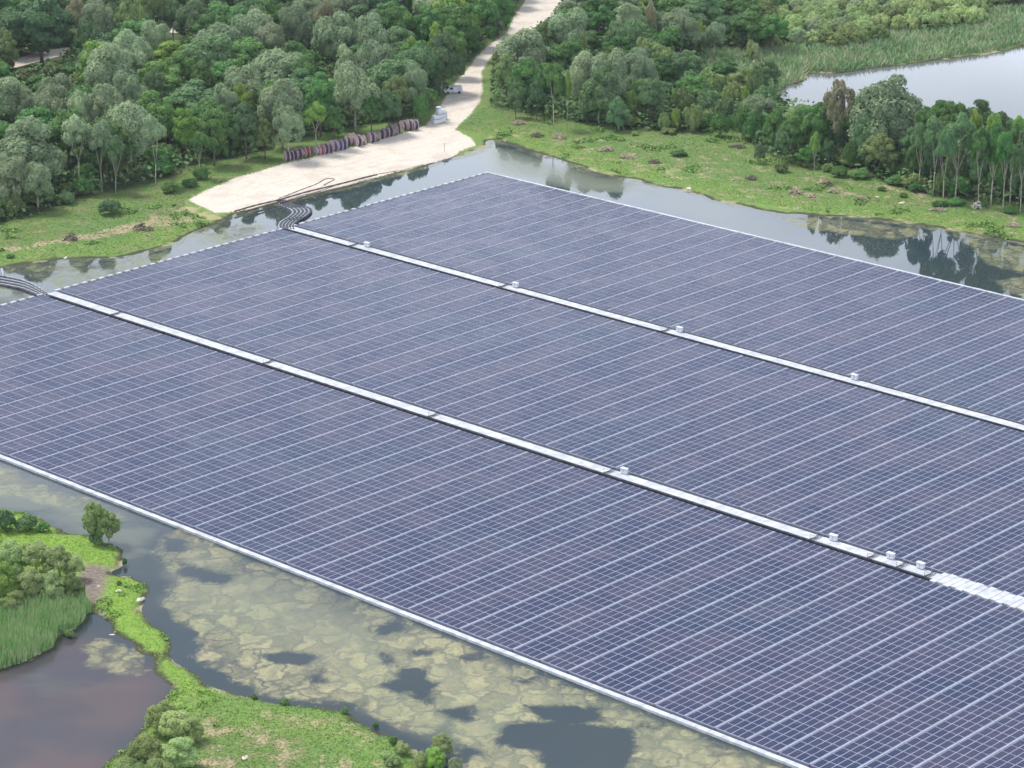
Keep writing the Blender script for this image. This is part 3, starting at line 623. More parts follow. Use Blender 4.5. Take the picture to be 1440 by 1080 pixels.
def brush(x, y, wdt, hgt, mat, lab, seed):
    g = G(x, y, .5); rr = random.Random(seed); mb = MB()
    for k in range(46):
        a = rr.uniform(0, 6.28); rad = rr.uniform(0, 1)**.7*wdt/2; cx, cy = math.cos(a)*rad, math.sin(a)*rad*.7
        top = hgt*(1-(rad/(wdt/2))**1.6)*rr.uniform(.3, 1)+.1; ln = rr.uniform(.6, 1.7); th = rr.uniform(0, 3.14); tl = rr.uniform(-.3, .5)
        d = Vector((math.cos(th), math.sin(th), tl)).normalized()*ln/2; c = Vector((cx, cy, top))
        mb.tube([tuple(c-d), tuple(c+Vector((0,0,.06))), tuple(c+d)], [rr.uniform(.06, .16), .09, .03], 5)
    o = mb.build('brush_pile', mat, None, (g[0], g[1], zat(g))); tag(o, lab, 'brush pile', 'piles of dead branches on the grassy banks')
bp = [(199,324,4.6,1.6,m_dwood,'large grey brush pile on the left bank right of the round bush'),(101,338,3,1.6,m_dwood,'small dark brush pile on the left bank near its middle'),(730,177,4,1.0,m_wood,'pale brush pile at the top left of the right bank'),(755,193,3.6,.9,m_dwood,'dark brush pile near the top left of the right bank'),(786,196,3.6,1.2,m_wood,'tan brush pile below the twin bare trunks'),(853,213,4.2,1.1,m_wood,'tan brush pile in the middle of the right meadow'),(880,224,4.6,.7,m_wood,'flat tan brush heap right of the middle of the meadow'),(1057,254,3,.9,m_dwood,'dark brush pile left of the reddish one on the bank'),(1118,273,3.2,1.2,m_wood,'reddish brown brush pile on the right bank'),(1162,263,3.2,1.0,m_dwood,'dark log pile below the broad willow'),(1172,272,2.6,.7,m_wood,'small tan brush pile just below the dark log pile'),(1212,282,3,.8,m_wood,'low tan brush pile above the dark water'),(1375,294,3,1.4,m_rock,'pale stump pile beside the tall bare trunks'),(1320,297,4,.7,m_wood,'flat tan brush heap left of the pale stump pile'),(1038,210,4.6,.8,m_dwood,'dark brush heap at the top of the meadow by small bushes'),(1425,318,3.2,.7,m_wood,'tan brush heap at the right edge of the bank'),(920,232,3.0,.8,m_dwood,'dark brush pile near the widest part of the meadow'),(1142,277,2.4,.6,m_wood,'small tan brush pile right of the reddish one')]
for i, b in enumerate(bp): brush(*b, i+3)

# ------------------------------------------------------------------ trees
def leaves(C, Nn, size, rr, aspect=.6, up=0.0):
    """leaf clumps: kite quads at C facing about Nn"""
    n = len(C); Nn = Nn+rr.normal(0, .34, (n, 3)); Nn[:,2] += up; Nn /= np.linalg.norm(Nn, axis=1)[:,None]
    t = rr.normal(0, 1, (n, 3)); t -= (t*Nn).sum(1)[:,None]*Nn; t /= np.linalg.norm(t, axis=1)[:,None]; b = np.cross(Nn, t)
    s = size*(rr.random(n)*.7+.6)[:,None]
    v = np.stack([C-t*s, C+b*s*aspect-t*s*.1, C+t*s, C-b*s*aspect+t*s*.15+Nn*s*.15], 1).reshape(-1, 3)
    i = np.arange(n)*4; return v, np.stack([i, i+1, i+2, i+3], 1)
def crown_mesh(name, seed, R0, Hc, zc, nl, lr, nleaf, size, mat, flat=1.0, drop=0, kill=.75, top=1.0):
    """R0 crown radius, Hc half height, zc centre height"""
    rr = np.random.default_rng(seed); ctr = []; rad = []
    for k in range(nl):
        d = rr.normal(0, 1, 3); d /= np.linalg.norm(d)
        if d[2] < -.55: d[2] *= -.6
        q = rr.uniform(.35, .80); sh = 1-.28*max(d[2], 0)**2
        c = np.array([d[0]*R0*q*sh, d[1]*R0*q*sh, zc+d[2]*Hc*(q+.04)]); ctr.append(c); rad.append(R0*rr.uniform(*lr))
    ctr = np.array(ctr); rad = np.array(rad); wt = rad**2/np.sum(rad**2); li = rr.choice(nl, nleaf, p=wt)
    D = rr.normal(0, 1, (nleaf, 3)); D /= np.linalg.norm(D, axis=1)[:,None]; D[:,2] = np.where(D[:,2] < -.35, -D[:,2]*.8, D[:,2])
    O = ctr[li]-np.array([0, 0, zc]); O /= (np.linalg.norm(O, axis=1)[:,None]+1e-6)
    flip = (D*O).sum(1) < -.45; D[flip] *= -1
    rd = rad[li]*(.84+.22*rr.random(nleaf)**.7); fuzz = 1+.10*np.sin(D[:,0]*7+li)*np.cos(D[:,1]*6+li*2)
    C = ctr[li]+D*(rd*fuzz)[:,None]*np.array([1, 1, flat]); C[:,2] -= drop*rr.random(nleaf)*(np.hypot(C[:,0], C[:,1])/R0)**2
    keep = np.ones(nleaf, bool)
    for k in range(nl):
        dd = np.linalg.norm((C-ctr[k])/np.array([1, 1, flat]), axis=1); keep &= ~((dd < rad[k]*kill) & (li != k) & (rr.random(nleaf) < .85))
    C = C[keep]; D = D[keep]
    # wisps that break the outline
    m_ = int(nleaf*.03); w_ = rr.choice(len(C), m_); C2 = C[w_]+D[w_]*rr.random((m_, 1))*size*2.2
    C = np.vstack([C, C2]); D = np.vstack([D, D[w_]])
    v, f = leaves(C, D, size, rr, .62, .15); return mesh_np(name, v, f, mat)
def trunk_mesh(name, seed, Ht, r, forks, spread, mat, lean=0.0):
    rr = random.Random(seed); mb = MB()
    k0 = Ht*rr.uniform(.30, .45); p = [(0,0,-.4),(lean*.1,0,Ht*.12),(lean*.4+rr.uniform(-.2,.2), rr.uniform(-.2,.2), k0)]
    mb.tube(p, [r*1.35, r, r*.8], 7)
    for i in range(forks):
        a = i*6.28/forks+rr.uniform(-.5, .5); s = spread*rr.uniform(.5, 1.1); z1 = Ht*rr.uniform(.78, .98); b = Vector(p[2]); e = Vector((p[2][0]+math.cos(a)*s, p[2][1]+math.sin(a)*s, z1)); md = b.lerp(e, .45)+Vector((math.cos(a)*s*.12, math.sin(a)*s*.12, 0))
        mb.tube([tuple(b), tuple(md), tuple(e)], [r*.62, r*.42, r*.10], 6)
        for j in range(2):
            t0 = rr.uniform(.3, .8); q = b.lerp(e, t0); a2 = a+rr.uniform(-1.4, 1.4); mb.tube([tuple(q), (q.x+math.cos(a2)*s*.6, q.y+math.sin(a2)*s*.6, q.z+Ht*.14)], [r*.25, r*.06], 5)
    return mb.mesh(name, mat, True)
# prototypes: unit tree = 12 m wide crown
PR = {}
def proto(kind, n, **k):
    PR[kind] = [(crown_mesh('crown', 100+i*7+hash_(kind), mat=LM['broad'], **k['c']), trunk_mesh('trunk', i+hash_(kind), **k['t'])) for i in range(n)]
def hash_(s): return sum(ord(c)*(i+1) for i, c in enumerate(s)) % 997
proto('willow', 6, c=dict(R0=6, Hc=6.8, zc=9.2, nl=34, lr=(.22,.38), nleaf=15000, size=.29, drop=.9), t=dict(Ht=14, r=.32, forks=5, spread=3.5, mat=m_bark))
proto('lush', 3, c=dict(R0=6.2, Hc=8.2, zc=8.3, nl=50, lr=(.19,.33), nleaf=19000, size=.30, drop=1.5), t=dict(Ht=14, r=.35, forks=5, spread=3.5, mat=m_bark))
proto('broad', 6, c=dict(R0=6, Hc=7.2, zc=8.4, nl=54, lr=(.16,.30), nleaf=14000, size=.33, flat=.85), t=dict(Ht=14, r=.30, forks=4, spread=3.0, mat=m_darkbark))
proto('airy', 5, c=dict(R0=4.4, Hc=4.6, zc=12.9, nl=26, lr=(.22,.38), nleaf=7500, size=.28), t=dict(Ht=17, r=.20, forks=4, spread=3.2, mat=m_bark, lean=.6))
proto('bush', 4, c=dict(R0=6, Hc=4.6, zc=4.4, nl=48, lr=(.15,.28), nleaf=10000, size=.50, flat=1.1), t=dict(Ht=7, r=.25, forks=6, spread=3.4, mat=m_darkbark))
proto('sparse', 2, c=dict(R0=6, Hc=7.0, zc=10.0, nl=40, lr=(.12,.22), nleaf=4200, size=.34, flat=1.2), t=dict(Ht=17, r=.26, forks=6, spread=2.6, mat=m_bark))
proto('feather', 2, c=dict(R0=6, Hc=8, zc=8.4, nl=50, lr=(.15,.26), nleaf=7000, size=.5, flat=1.15), t=dict(Ht=15, r=.22, forks=7, spread=3.6, mat=m_bark))
TREES = []
PROTECT = [(1110,125),(1130,140),(1150,120),(1200,120),(1320,150),(1420,165),(1390,155),(1105,140),(35,96),(60,84),(95,76),(232,46),(255,44),(262,40),(663,118),(668,140),(655,160),(640,170),(750,22),(768,12),(742,44),(70,86),(88,80),(50,92),(245,46),(236,50),(726,62),(648,130),(620,166)]
def add_tree(gx, gy, width, height, form, leaf, zone, hand=False):
    TREES.append(dict(x=gx, y=gy, w=width, h=height, form=form, leaf=leaf, zone=zone))
CZ = {'willow': .60, 'lush': .52, 'broad': .58, 'airy': .74, 'bush': .5, 'sparse': .58, 'feather': .5}
HT = {'willow': 16.5, 'lush': 17.0, 'broad': 16.0, 'airy': 18.2, 'bush': 9.2, 'sparse': 17.5, 'feather': 16.8}
def hand(x, y, wpx, height, form, leaf, zone):
    if height > 12 and form != 'airy': wpx *= 1.25
    z = height*CZ[form]; g = G(x, y, z); wd = wpx/PX((g[0], g[1], z))[2]; add_tree(g[0], g[1], wd, height, form, leaf, zone, True)
L_, R_ = 'left wood', 'right wood'
for t in [
 (36,222,88,19,'lush','willow'),(14,255,50,15,'lush','willow'),(52,262,44,13,'lush','willow'),(108,190,50,19,'airy','willow'),(140,196,40,18,'airy','willow'),(182,178,62,20,'willow','willow'),(216,188,42,18,'airy','willow'),(160,212,36,15,'airy','deep'),(78,158,52,18,'willow','willow'),(111,160,38,18,'willow','willow'),(146,155,50,18,'willow','willow'),(182,140,50,18,'willow','willow'),
 (82,136,54,15,'willow','willow'),(153,104,72,20,'willow','willow'),(182,82,58,18,'willow','willow'),(218,64,50,18,'willow','willow'),(305,64,62,19,'willow','willow'),(353,48,52,18,'willow','willow'),(8,146,50,17,'willow','willow'),(44,158,42,14,'willow','willow'),(314,150,34,15,'willow','willow'),(217,130,34,15,'broad','deep'),(396,152,56,19,'willow','willow'),(404,186,42,14,'willow','willow'),
 (139,34,42,18,'willow','willow'),(126,56,40,15,'willow','deep'),(106,22,34,18,'sparse','brown'),(56,34,92,22,'broad','deep'),(8,72,34,15,'broad','olive'),(184,30,36,20,'broad','olive'),(214,16,32,18,'broad','olive'),(242,20,32,16,'broad','deep'),(272,32,50,17,'willow','deep'),(292,8,50,16,'willow','willow'),
 (252,100,46,15,'broad','broad'),(238,170,26,12,'broad','bright'),(262,185,40,14,'broad','bright'),(335,120,40,16,'broad','broad'),(285,118,40,14,'broad','broad'),(280,205,30,12,'airy','broad'),(300,190,44,15,'broad','broad'),(345,180,44,15,'broad','deep'),(340,150,36,14,'broad','bright'),(372,195,32,11,'broad','olive'),
 (413,44,46,18,'willow','willow'),(457,32,32,16,'willow','brown'),(474,56,60,19,'willow','willow'),(518,58,46,18,'willow','willow'),(526,88,46,18,'willow','willow'),(490,96,34,15,'willow','willow'),(499,132,58,19,'willow','willow'),(618,112,56,17,'lush','deep'),(365,48,40,17,'willow','willow'),(610,8,50,16,'willow','willow'),(490,14,60,16,'willow','willow'),
 (577,76,26,14,'broad','bright'),(613,60,22,13,'broad','bright'),(668,66,20,12,'broad','bright'),(554,134,36,14,'broad','olive'),(582,124,36,15,'willow','willow'),(430,110,40,15,'broad','broad'),(450,150,42,15,'broad','broad'),(440,180,34,13,'airy','bright'),(545,160,36,13,'broad','deep'),(470,178,34,12,'broad','broad'),(590,168,26,8,'bush','broad'),(520,172,36,12,'broad','broad'),
 (640,40,52,17,'broad','broad'),(675,38,46,16,'broad','broad'),(560,40,50,17,'broad','broad'),(600,42,46,16,'broad','broad'),(700,14,44,16,'broad','broad'),(655,78,34,14,'broad','broad'),(635,70,40,15,'broad','broad')]:
    hand(*t, L_)
for t in [(733,74,66,17,'willow','willow'),(800,48,56,17,'willow','willow'),(767,58,30,14,'broad','olive'),(822,112,52,18,'willow','willow'),(858,112,50,19,'willow','willow'),(842,138,50,15,'lush','deep'),(900,106,46,17,'willow','willow'),(889,152,20,10,'lush','bright'),(950,174,17,6,'bush','bright'),(934,178,18,5,'bush','olive'),(798,124,15,16,'airy','bright'),(779,114,36,18,'airy','broad'),(739,112,46,15,'broad','broad'),(712,108,32,14,'broad','olive'),(725,140,30,10,'broad','deep'),(755,140,34,11,'broad','deep'),(870,165,34,9,'lush','deep'),(915,140,40,14,'broad','deep'),
 (703,82,26,9,'broad','olive'),(716,64,24,9,'willow','willow'),(795,84,62,14,'broad','broad'),(818,74,15,13,'broad','bright'),(886,36,36,15,'willow','willow'),(893,50,34,15,'willow','deep'),(915,30,18,16,'sparse','brown'),(958,44,50,15,'willow','willow'),(1005,52,40,12,'willow','willow'),(985,60,20,10,'bush','bright'),(928,88,50,9,'bush','olive'),(905,84,30,10,'bush','pale'),(1062,122,30,11,'bush','olive'),(1048,146,13,8,'lush','bright'),(1068,218,18,6,'lush','deep'),(1057,76,24,6,'bush','pale'),(1060,36,62,14,'broad','broad'),(1085,42,46,13,'broad','broad'),(936,12,60,15,'broad','broad'),(985,18,60,14,'broad','deep'),(1040,14,50,13,'broad','broad'),(840,10,50,14,'broad','broad'),(870,60,40,13,'willow','deep'),
 (970,125,40,8,'bush','deep'),(1000,125,46,8,'bush','olive'),(960,150,40,8,'bush','olive'),(995,150,40,8,'bush','deep'),(1020,162,36,7,'bush','deep'),(975,172,34,7,'bush','olive'),(1030,140,36,8,'bush','olive'),(1012,182,34,6,'bush','broad'),(1044,178,34,8,'bush','broad'),(1075,145,40,8,'bush','deep'),
 (1249,166,88,23.5,'lush','willow'),(1222,196,44,15,'lush','deep'),(1275,170,48,16,'willow','willow'),(1195,178,40,13,'broad','broad'),(1288,205,40,14,'broad','deep'),(1310,225,36,12,'lush','deep'),(1345,235,36,12,'lush','deep'),(1378,240,36,12,'lush','deep'),(1405,245,36,12,'lush','broad'),(1435,250,40,12,'lush','deep'),(1285,230,30,10,'lush','broad'),(1180,156,46,22,'sparse','brown'),(1234,158,14,14,'lush','pale'),(1120,184,44,13,'broad','broad'),(1150,182,42,14,'broad','broad'),(1146,206,20,12,'airy','bright'),(1090,178,40,12,'broad','broad'),(1060,182,36,8,'bush','broad'),(1212,172,34,14,'broad','broad'),(1178,200,26,9,'lush','deep'),(1100,205,30,9,'broad','deep'),(1165,215,22,7,'lush','deep'),(1135,220,26,6,'broad','broad'),(1195,222,26,7,'bush','broad'),
 (1301,178,42,19,'airy','broad'),(1316,192,40,20,'airy','deep'),(1348,192,46,21,'airy','deep'),(1370,182,26,20,'airy','bright'),(1396,188,26,20,'airy','bright'),(1398,206,44,20,'airy','broad'),(1425,204,40,20,'airy','broad'),(1432,190,28,20,'airy','bright'),(1340,172,50,15,'broad','broad'),(1375,172,50,14,'broad','deep'),(1410,185,46,13,'broad','deep'),(1445,196,40,14,'broad','broad'),(1320,168,40,14,'broad','broad'),(1415,214,36,20,'airy','broad'),(1380,207,36,20,'airy','broad'),(1440,214,40,20,'airy','deep'),(1330,207,34,19,'airy','deep'),(1295,198,34,17,'airy','deep'),(1322,262,24,5,'bush','olive'),(1240,195,40,12,'broad','deep'),(1262,205,40,11,'broad','deep'),(1220,205,34,10,'broad','deep')]:
    hand(*t, R_)
def fill(pg, zone, step, forms, seed, hmin=None, sz=(9,13), ht=(12,17)):
    rr = random.Random(seed); x0, y0 = pg.min(0); x1, y1 = pg.max(0); pts = []; y = y0
    while y < y1:
        x = x0
        while x < x1:
            gx, gy = x+rr.uniform(-.4, .4)*step, y+rr.uniform(-.4, .4)*step; pts.append((gx, gy)); x += step
        y += step
    s = sdf(np.array(pts), pg); nz_ = vnoise(np.array(pts), 45, seed, 2)
    for (gx, gy), d, nn in zip(pts, s, nz_):
        if d < 2.0: continue
        form, leaf = rr.choice(forms[0] if nn > 0 else forms[1]); wd = rr.uniform(*sz); ht_ = rr.uniform(*ht)
        if form == 'bush': ht_ *= .6
        top = PX((gx, gy, ht_)); bot = PX((gx, gy, 0)); hw = wd*top[2]/2
        if bot[0] < -70 or bot[0] > 1510 or bot[1] < -75: continue
        if any(abs(px-bot[0]) < hw*.95+3 and top[1]-3 < py < bot[1]+1 for px, py in PROTECT): continue
        near = min((((t['x']-gx)**2+(t['y']-gy)**2)**.5-(t['w']+wd)*.35*(.5 if form == 'bush' else 1) for t in TREES), default=9)
        if near < 0: continue
        add_tree(gx, gy, wd, ht_, form, leaf, zone)
wb = ('willow','willow'); bb_ = ('broad','broad'); bd_ = ('broad','deep'); br = ('broad','bright'); ol = ('broad','olive')
fill(LW, L_, 7.0, ([wb, bb_, bd_, ('willow','deep'), bb_], [bb_, bb_, bd_, br, bd_, bb_]), 5, None, (12,17), (13,17))
fill(RW, R_, 7.5, ([('willow','willow'), bb_, bd_, ol], [bb_, bd_, ('willow','deep'), ol, bb_]), 9, None, (8,12), (8,12))
fill(LW, L_, 8.0, ([('bush','broad'),('bush','deep')], [('bush','broad'),('bush','olive')]), 21, None, (6,9), (6,9))
fill(RW, R_, 8.0, ([('bush','broad'),('bush','deep')], [('bush','broad'),('bush','olive')]), 22, None, (5.5,8), (5,8))
fill(THICK, 'far pale thicket', 5.2, ([('bush','pale'),('bush','pale'),('bush','olive')], [('bush','pale'),('bush','willow'),('bush','pale')]), 13, None, (5.5,8), (7,10))
# near left
Z3 = 'near left shore'
for t in [(131,735,40,8.0,'feather','olive'),(152,739,46,7.0,'feather','olive'),(136,757,22,3.0,'bush','deep'),(8,738,36,3.6,'bush','deep'),(38,740,36,2.6,'bush','deep'),(62,744,22,1.8,'bush','broad'),(18,790,60,6,'lush','pale'),(50,788,54,6,'lush','pale'),(84,796,48,5.8,'lush','pale'),(104,800,34,5,'lush','pale'),(104,830,34,5,'lush','olive'),(75,830,42,5.4,'lush','pale'),(42,826,52,6,'lush','pale'),(4,824,54,7,'lush','bright'),(20,852,40,4,'lush','olive'),(168,825,9,.8,'bush','olive'),(92,862,22,2,'bush','olive'),
 (228,1010,52,5,'lush','olive'),(248,1022,56,5.5,'lush','pale'),(205,1062,60,5.5,'lush','olive'),(250,1064,60,5,'lush','pale'),(180,1092,60,5,'lush','olive'),(275,1030,30,3.6,'lush','pale'),(220,1092,60,5,'lush','olive'),(612,1066,34,3.4,'lush','bright'),(622,1046,34,3.4,'lush','pale'),(592,1072,26,2.4,'bush','pale'),(566,1056,26,1.8,'bush','pale'),(553,1044,16,1.4,'bush','broad'),(528,1020,10,.9,'bush','broad'),(484,1000,12,1.0,'bush','broad'),(400,988,16,.9,'bush','broad'),(550,1072,30,1.8,'bush','pale'),(358,980,12,.8,'bush','broad'),(98,890,16,1.4,'bush','olive'),(176,790,7,1.4,'bush','broad'),(640,1078,28,2.8,'bush','willow')]:
    hand(*t, Z3)
for t in [(155,296,36,3.6,'bush','deep'),(92,283,30,3,'bush','deep'),(1345,288,30,1.6,'bush','broad'),(1322,290,26,1.4,'bush','broad'),(1382,292,20,1.5,'bush','broad'),(955,222,26,1.4,'bush','broad'),(1240,270,14,1.1,'bush','broad'),(1270,278,14,1.1,'bush','broad'),(240,268,30,2.6,'bush','broad'),(268,262,26,2.2,'bush','broad'),(282,250,26,2.6,'bush','broad'),(1210,248,34,2.6,'bush','broad'),(1180,245,30,2.6,'bush','broad'),(1260,258,30,2.4,'bush','broad'),(15,362,14,1,'bush','broad'),(1290,268,26,2.2,'bush','broad'),(940,190,26,1.6,'bush','olive'),(892,194,12,1.2,'bush','bright'),(1420,300,24,1.4,'bush','broad'),(1100,240,26,2.4,'bush','olive'),(1165,240,20,2.0,'bush','olive')]:
    hand(*t, 'grassy bank')

KN = {('willow','willow'):'silver-green willow',('lush','willow'):'full silver-green willow',('airy','willow'):'tall thin willow',('airy','deep'):'thin dark tree',('broad','deep'):'dark bluish tree',('willow','deep'):'grey-green willow',
      ('sparse','brown'):'half-bare brown tree',('broad','olive'):'olive tree',('broad','broad'):'dark green tree',('broad','bright'):'bright green tree',('airy','broad'):'bare-trunked green tree',('willow','brown'):'yellow-brown tree',('lush','deep'):'round dark willow',
      ('airy','bright'):'bare-trunked bright tree',('bush','broad'):'green bush',('bush','olive'):'olive bush',('bush','pale'):'pale bush',('bush','bright'):'bright bush',('bush','deep'):'dark bush',('bush','willow'):'silvery bush',('lush','bright'):'bright green small tree',('lush','pale'):'pale willow thicket clump',('lush','olive'):'olive willow clump',('feather','deep'):'slender dark young tree',('feather','olive'):'feathery pale young tree'}
for t in TREES: t['kn'] = KN.get((t['form'], t['leaf']), 'green tree')
OV = {(155,296): 'round blue-green bush standing alone on the left bank'}
trs = [t for t in TREES]
# trees standing on the sand are moved back to its edge
def off_sand(t):
    for k in range(14):
        if max(sdf(np.array([(t['x'], t['y'])]), pg)[0] for pg in (PLATFORM, TRACK)) < -1.5: return
        t['y'] += 2.0
for t in trs:
    if t['h'] > 5: off_sand(t)
W2_, H2_ = 480, 360; buf = np.full((H2_, W2_), -1, int); order = sorted(range(len(trs)), key=lambda i: trs[i]['y'])
yy, xx = np.mgrid[0:H2_, 0:W2_]; xx = xx*3+1.5; yy = yy*3+1.5
for i in order:
    t = trs[i]; top = PX((t['x'], t['y'], t['h'])); bot = PX((t['x'], t['y'], t['h']*{'airy': .45, 'broad': .2, 'willow': .22, 'sparse': .2}.get(t['form'], 0))); hw = t['w']*top[2]/2
    cx_, cy_, ry = top[0], (top[1]+bot[1])/2, max((bot[1]-top[1])/2, 1)
    x0, x1 = max(int((cx_-hw)/3), 0), min(int((cx_+hw)/3)+2, W2_); y0, y1 = max(int((cy_-ry)/3), 0), min(int((cy_+ry)/3)+2, H2_)
    if x0 >= x1 or y0 >= y1: continue
    e = ((xx[y0:y1,x0:x1]-cx_)/hw)**2+((yy[y0:y1,x0:x1]-cy_)/ry)**2 < 1; sub = buf[y0:y1,x0:x1]; sub[e & (sub < 0)] = i
vis = np.bincount(buf[buf >= 0], minlength=len(trs))
tall = [i for i in range(len(trs)) if trs[i]['form'] != 'bush']; tall.sort(key=lambda i: -vis[i])
low_ = [i for i in range(len(trs)) if trs[i]['form'] == 'bush']; low_.sort(key=lambda i: -vis[i]-(500 if trs[i]['zone'] in (Z3, 'grassy bank') else 0))
MASS = set(tall[290:]) | set(i for i in low_[260:] if vis[i] > 0 or i % 2)
DROP = set(i for i in low_[260:] if i not in MASS)
for i, t in enumerate(trs): t['mass'] = i in MASS; t['drop'] = i in DROP
trs = [t for t in trs if not t['drop']]
MZ = [t for t in trs if t['mass']]; trs = [t for t in trs if not t['mass']]
XY = np.array([(t['x'], t['y']) for t in trs])
TREES = trs
TIER = ['front edge', 'second tier', 'third tier', 'middle', 'fifth tier', 'sixth tier', 'back', 'far back', 'topmost strip', 'horizon strip']
groups = {}
for t in TREES:
    p = PX((t['x'], t['y'], t['h']*CZ[t['form']])); t['px'] = p
    if t['zone'] in (L_, R_): k = min(int(max(0, (300-PX((t['x'],t['y'],0))[1]-(40 if t['zone'] == R_ else 0)))/(38 if t['zone'] == L_ else 34)), 9)
    elif t['zone'] == 'far pale thicket': k = min(int(max(0, (80-PX((t['x'],t['y'],0))[1]))/18), 9)
    else: k = 0
    t['tier'] = k; groups.setdefault((t['zone'], k, t['kn']), []).append(t)
for (zone, k, kn), L0 in groups.items():
    L0.sort(key=lambda t: t['px'][0]); n = len(L0)
    for i, t in enumerate(L0):
        where = {L_: 'left wood', R_: 'right wood', 'far pale thicket': 'far pale thicket', Z3: 'the near left shore', 'grassy bank': 'the grassy banks'}[zone]
        tier = ', %s of %s' % (TIER[k], where)
        if zone in (Z3, 'grassy bank'): tier = ' on '+where
        if n == 1: t['label'] = 'the only %s%s' % (kn, tier.replace(',', ' in the', 1))
        else:
            o_ = 'leftmost' if i == 0 else ('rightmost' if i == n-1 else ordn[min(i, 39)]+' from left')
            t['label'] = '%s, %s%s' % (kn, o_, tier)
DD = land_sdf(XY)+vnoise(XY, 2.5, 11, 2)*.8+vnoise(XY, 6, 12, 2)*1.0
SS = np.maximum.reduce([sdf(XY, PLATFORM), sdf(XY, TRACK)]); ZZ = height(XY, DD, SS)
gname = {L_: 'trees of the left wood', R_: 'trees of the right wood', 'far pale thicket': 'pale bushes behind the far pond', Z3: 'shrubs and small trees on the near left shore', 'grassy bank': 'bushes on the grassy banks'}
for i, t in enumerate(trs):
    cm, tm = PR[t['form']][random.randrange(len(PR[t['form']]))]
    bush_like = t['form'] in ('bush',) or t['h'] < 7
    nm = 'bush' if t['form'] == 'bush' else ('willow_tree' if t['leaf'] == 'willow' else 'tree')
    root = empty(nm, (t['x'], t['y'], max(float(ZZ[i]), 0)-.05), random.uniform(0, 6.28))
    sx = t['w']/(9.2 if t['form'] == 'airy' else 12.4); sz_ = t['h']/HT[t['form']]; root.scale = (sx*random.uniform(.94, 1.06), sx*random.uniform(.94, 1.06), sz_)
    lb = t['label']
    if abs(t['px'][0]-155) < 3 and abs(t['px'][1]-296) < 3: lb = OV[(155,296)]
    tag(root, lb, 'bush' if t['form'] == 'bush' else 'tree', gname[t['zone']])
    c = obj('crown', cm, root); c.material_slots[0].link = 'OBJECT'; c.material_slots[0].material = LM[t['leaf']]
    obj('trunk', tm, root)

# trees nobody could pick out in the depth of the woods, as one mass
kinds = list(LM); lows = {}
def low(form):
    if form not in lows:
        a = {'willow': dict(R0=6, Hc=6.2, zc=9.6, nl=34, lr=(.22,.38)), 'lush': dict(R0=6.2, Hc=8.2, zc=8.3, nl=50, lr=(.19,.33)), 'broad': dict(R0=6, Hc=6.4, zc=9.0, nl=58, lr=(.14,.27)), 'airy': dict(R0=4.4, Hc=4.6, zc=12.9, nl=26, lr=(.22,.38)), 'sparse': dict(R0=6, Hc=7, zc=10, nl=40, lr=(.12,.22)), 'bush': dict(R0=6, Hc=4.6, zc=4.4, nl=30, lr=(.17,.30)), 'feather': dict(R0=6, Hc=8, zc=8.4, nl=46, lr=(.13,.22))}[form]
        me = crown_mesh('low', 900, nleaf=1500 if form == 'bush' else 4200, size=1.0 if form == 'bush' else .55, mat=LM['broad'], **a); v = np.empty(len(me.vertices)*3, np.float32); me.vertices.foreach_get('co', v)
        tm = trunk_mesh('lowt', 3, Ht=12, r=.3, forks=3, spread=2.5, mat=m_darkbark); bpy.data.meshes.remove(tm); bpy.data.meshes.remove(me); lows[form] = v.reshape(-1, 3)
    return lows[form]
VV, MI = [], []
for t in MZ:
    v = low(t['form'])[:]; a = random.uniform(0, 6.28); sx = t['w']/(9.2 if t['form'] == 'airy' else 12.4); sz_ = t['h']/HT[t['form']]
    VV.append(np.column_stack([(v[:,0]*math.cos(a)-v[:,1]*math.sin(a))*sx+t['x'], (v[:,0]*math.sin(a)+v[:,1]*math.cos(a))*sx+t['y'], v[:,2]*sz_+.3])); MI.append(np.full(len(v)//4, kinds.index(t['leaf'])))
if VV:
    VV = np.vstack(VV); o = obj('woodland', mesh_np('woodland', VV, np.arange(len(VV)).reshape(-1, 4), [LM[k] for k in kinds], np.concatenate(MI))); tag(o, 'deep tree mass filling in behind the trees of both woods', None, None, 'stuff')
# ------------------------------------------------------------------ ground cover (stuff)
def scatter(pg_list, n, seed, edge=.3):
    rr = np.random.default_rng(seed); pts = []
    for pg, share in pg_list:
        x0, y0 = pg.min(0); x1, y1 = pg.max(0); k = int(n*share*3); P = np.column_stack([rr.uniform(x0, x1, k), rr.uniform(y0, y1, k)])
        P = P[sdf(P, pg) > .2][:int(n*share)]; pts.append(P)
    P = np.vstack(pts); d = land_sdf(P)+vnoise(P, 2.5, 11, 2)*.8+vnoise(P, 6, 12, 2)*1.0
    s = np.maximum.reduce([sdf(P, PLATFORM), sdf(P, TRACK), sdf(P, LTRACK1), sdf(P, LTRACK2)])
    ok = (d > edge) & (s < -.6)
    P = P[ok]; return np.column_stack([P, height(P, d[ok], s[ok])]), rr
def blades(name, P, rr, h, w_, mat, lab, lean=.35, per=1):
    n = len(P); a = rr.uniform(0, 6.28, n); hh = h*(rr.random(n)*.8+.5)
    t = np.column_stack([np.cos(a), np.sin(a), np.zeros(n)]); ln = rr.normal(0, lean, (n, 3)); ln[:,2] = 1
    v = np.stack([P-t*w_/2, P+t*w_/2, P+ln*hh[:,None]], 1).reshape(-1, 3); i = np.arange(n)*3
    o = obj(name, mesh_np(name, v, np.stack([i, i+1, i+2], 1), mat)); tag(o, lab, None, None, 'stuff'); return o
def cover_mat(name, a, b, c_, sc=.25):
    m = N(name); p = m.pos(); col = m.mix(m.step(m.noise(sc, 3, p), .38, .62), a, b); col = m.mix(m.step(m.noise(sc*6, 3, p), .5, .7), col, c_)
    return m.done(m.bsdf(col, .7, .2))
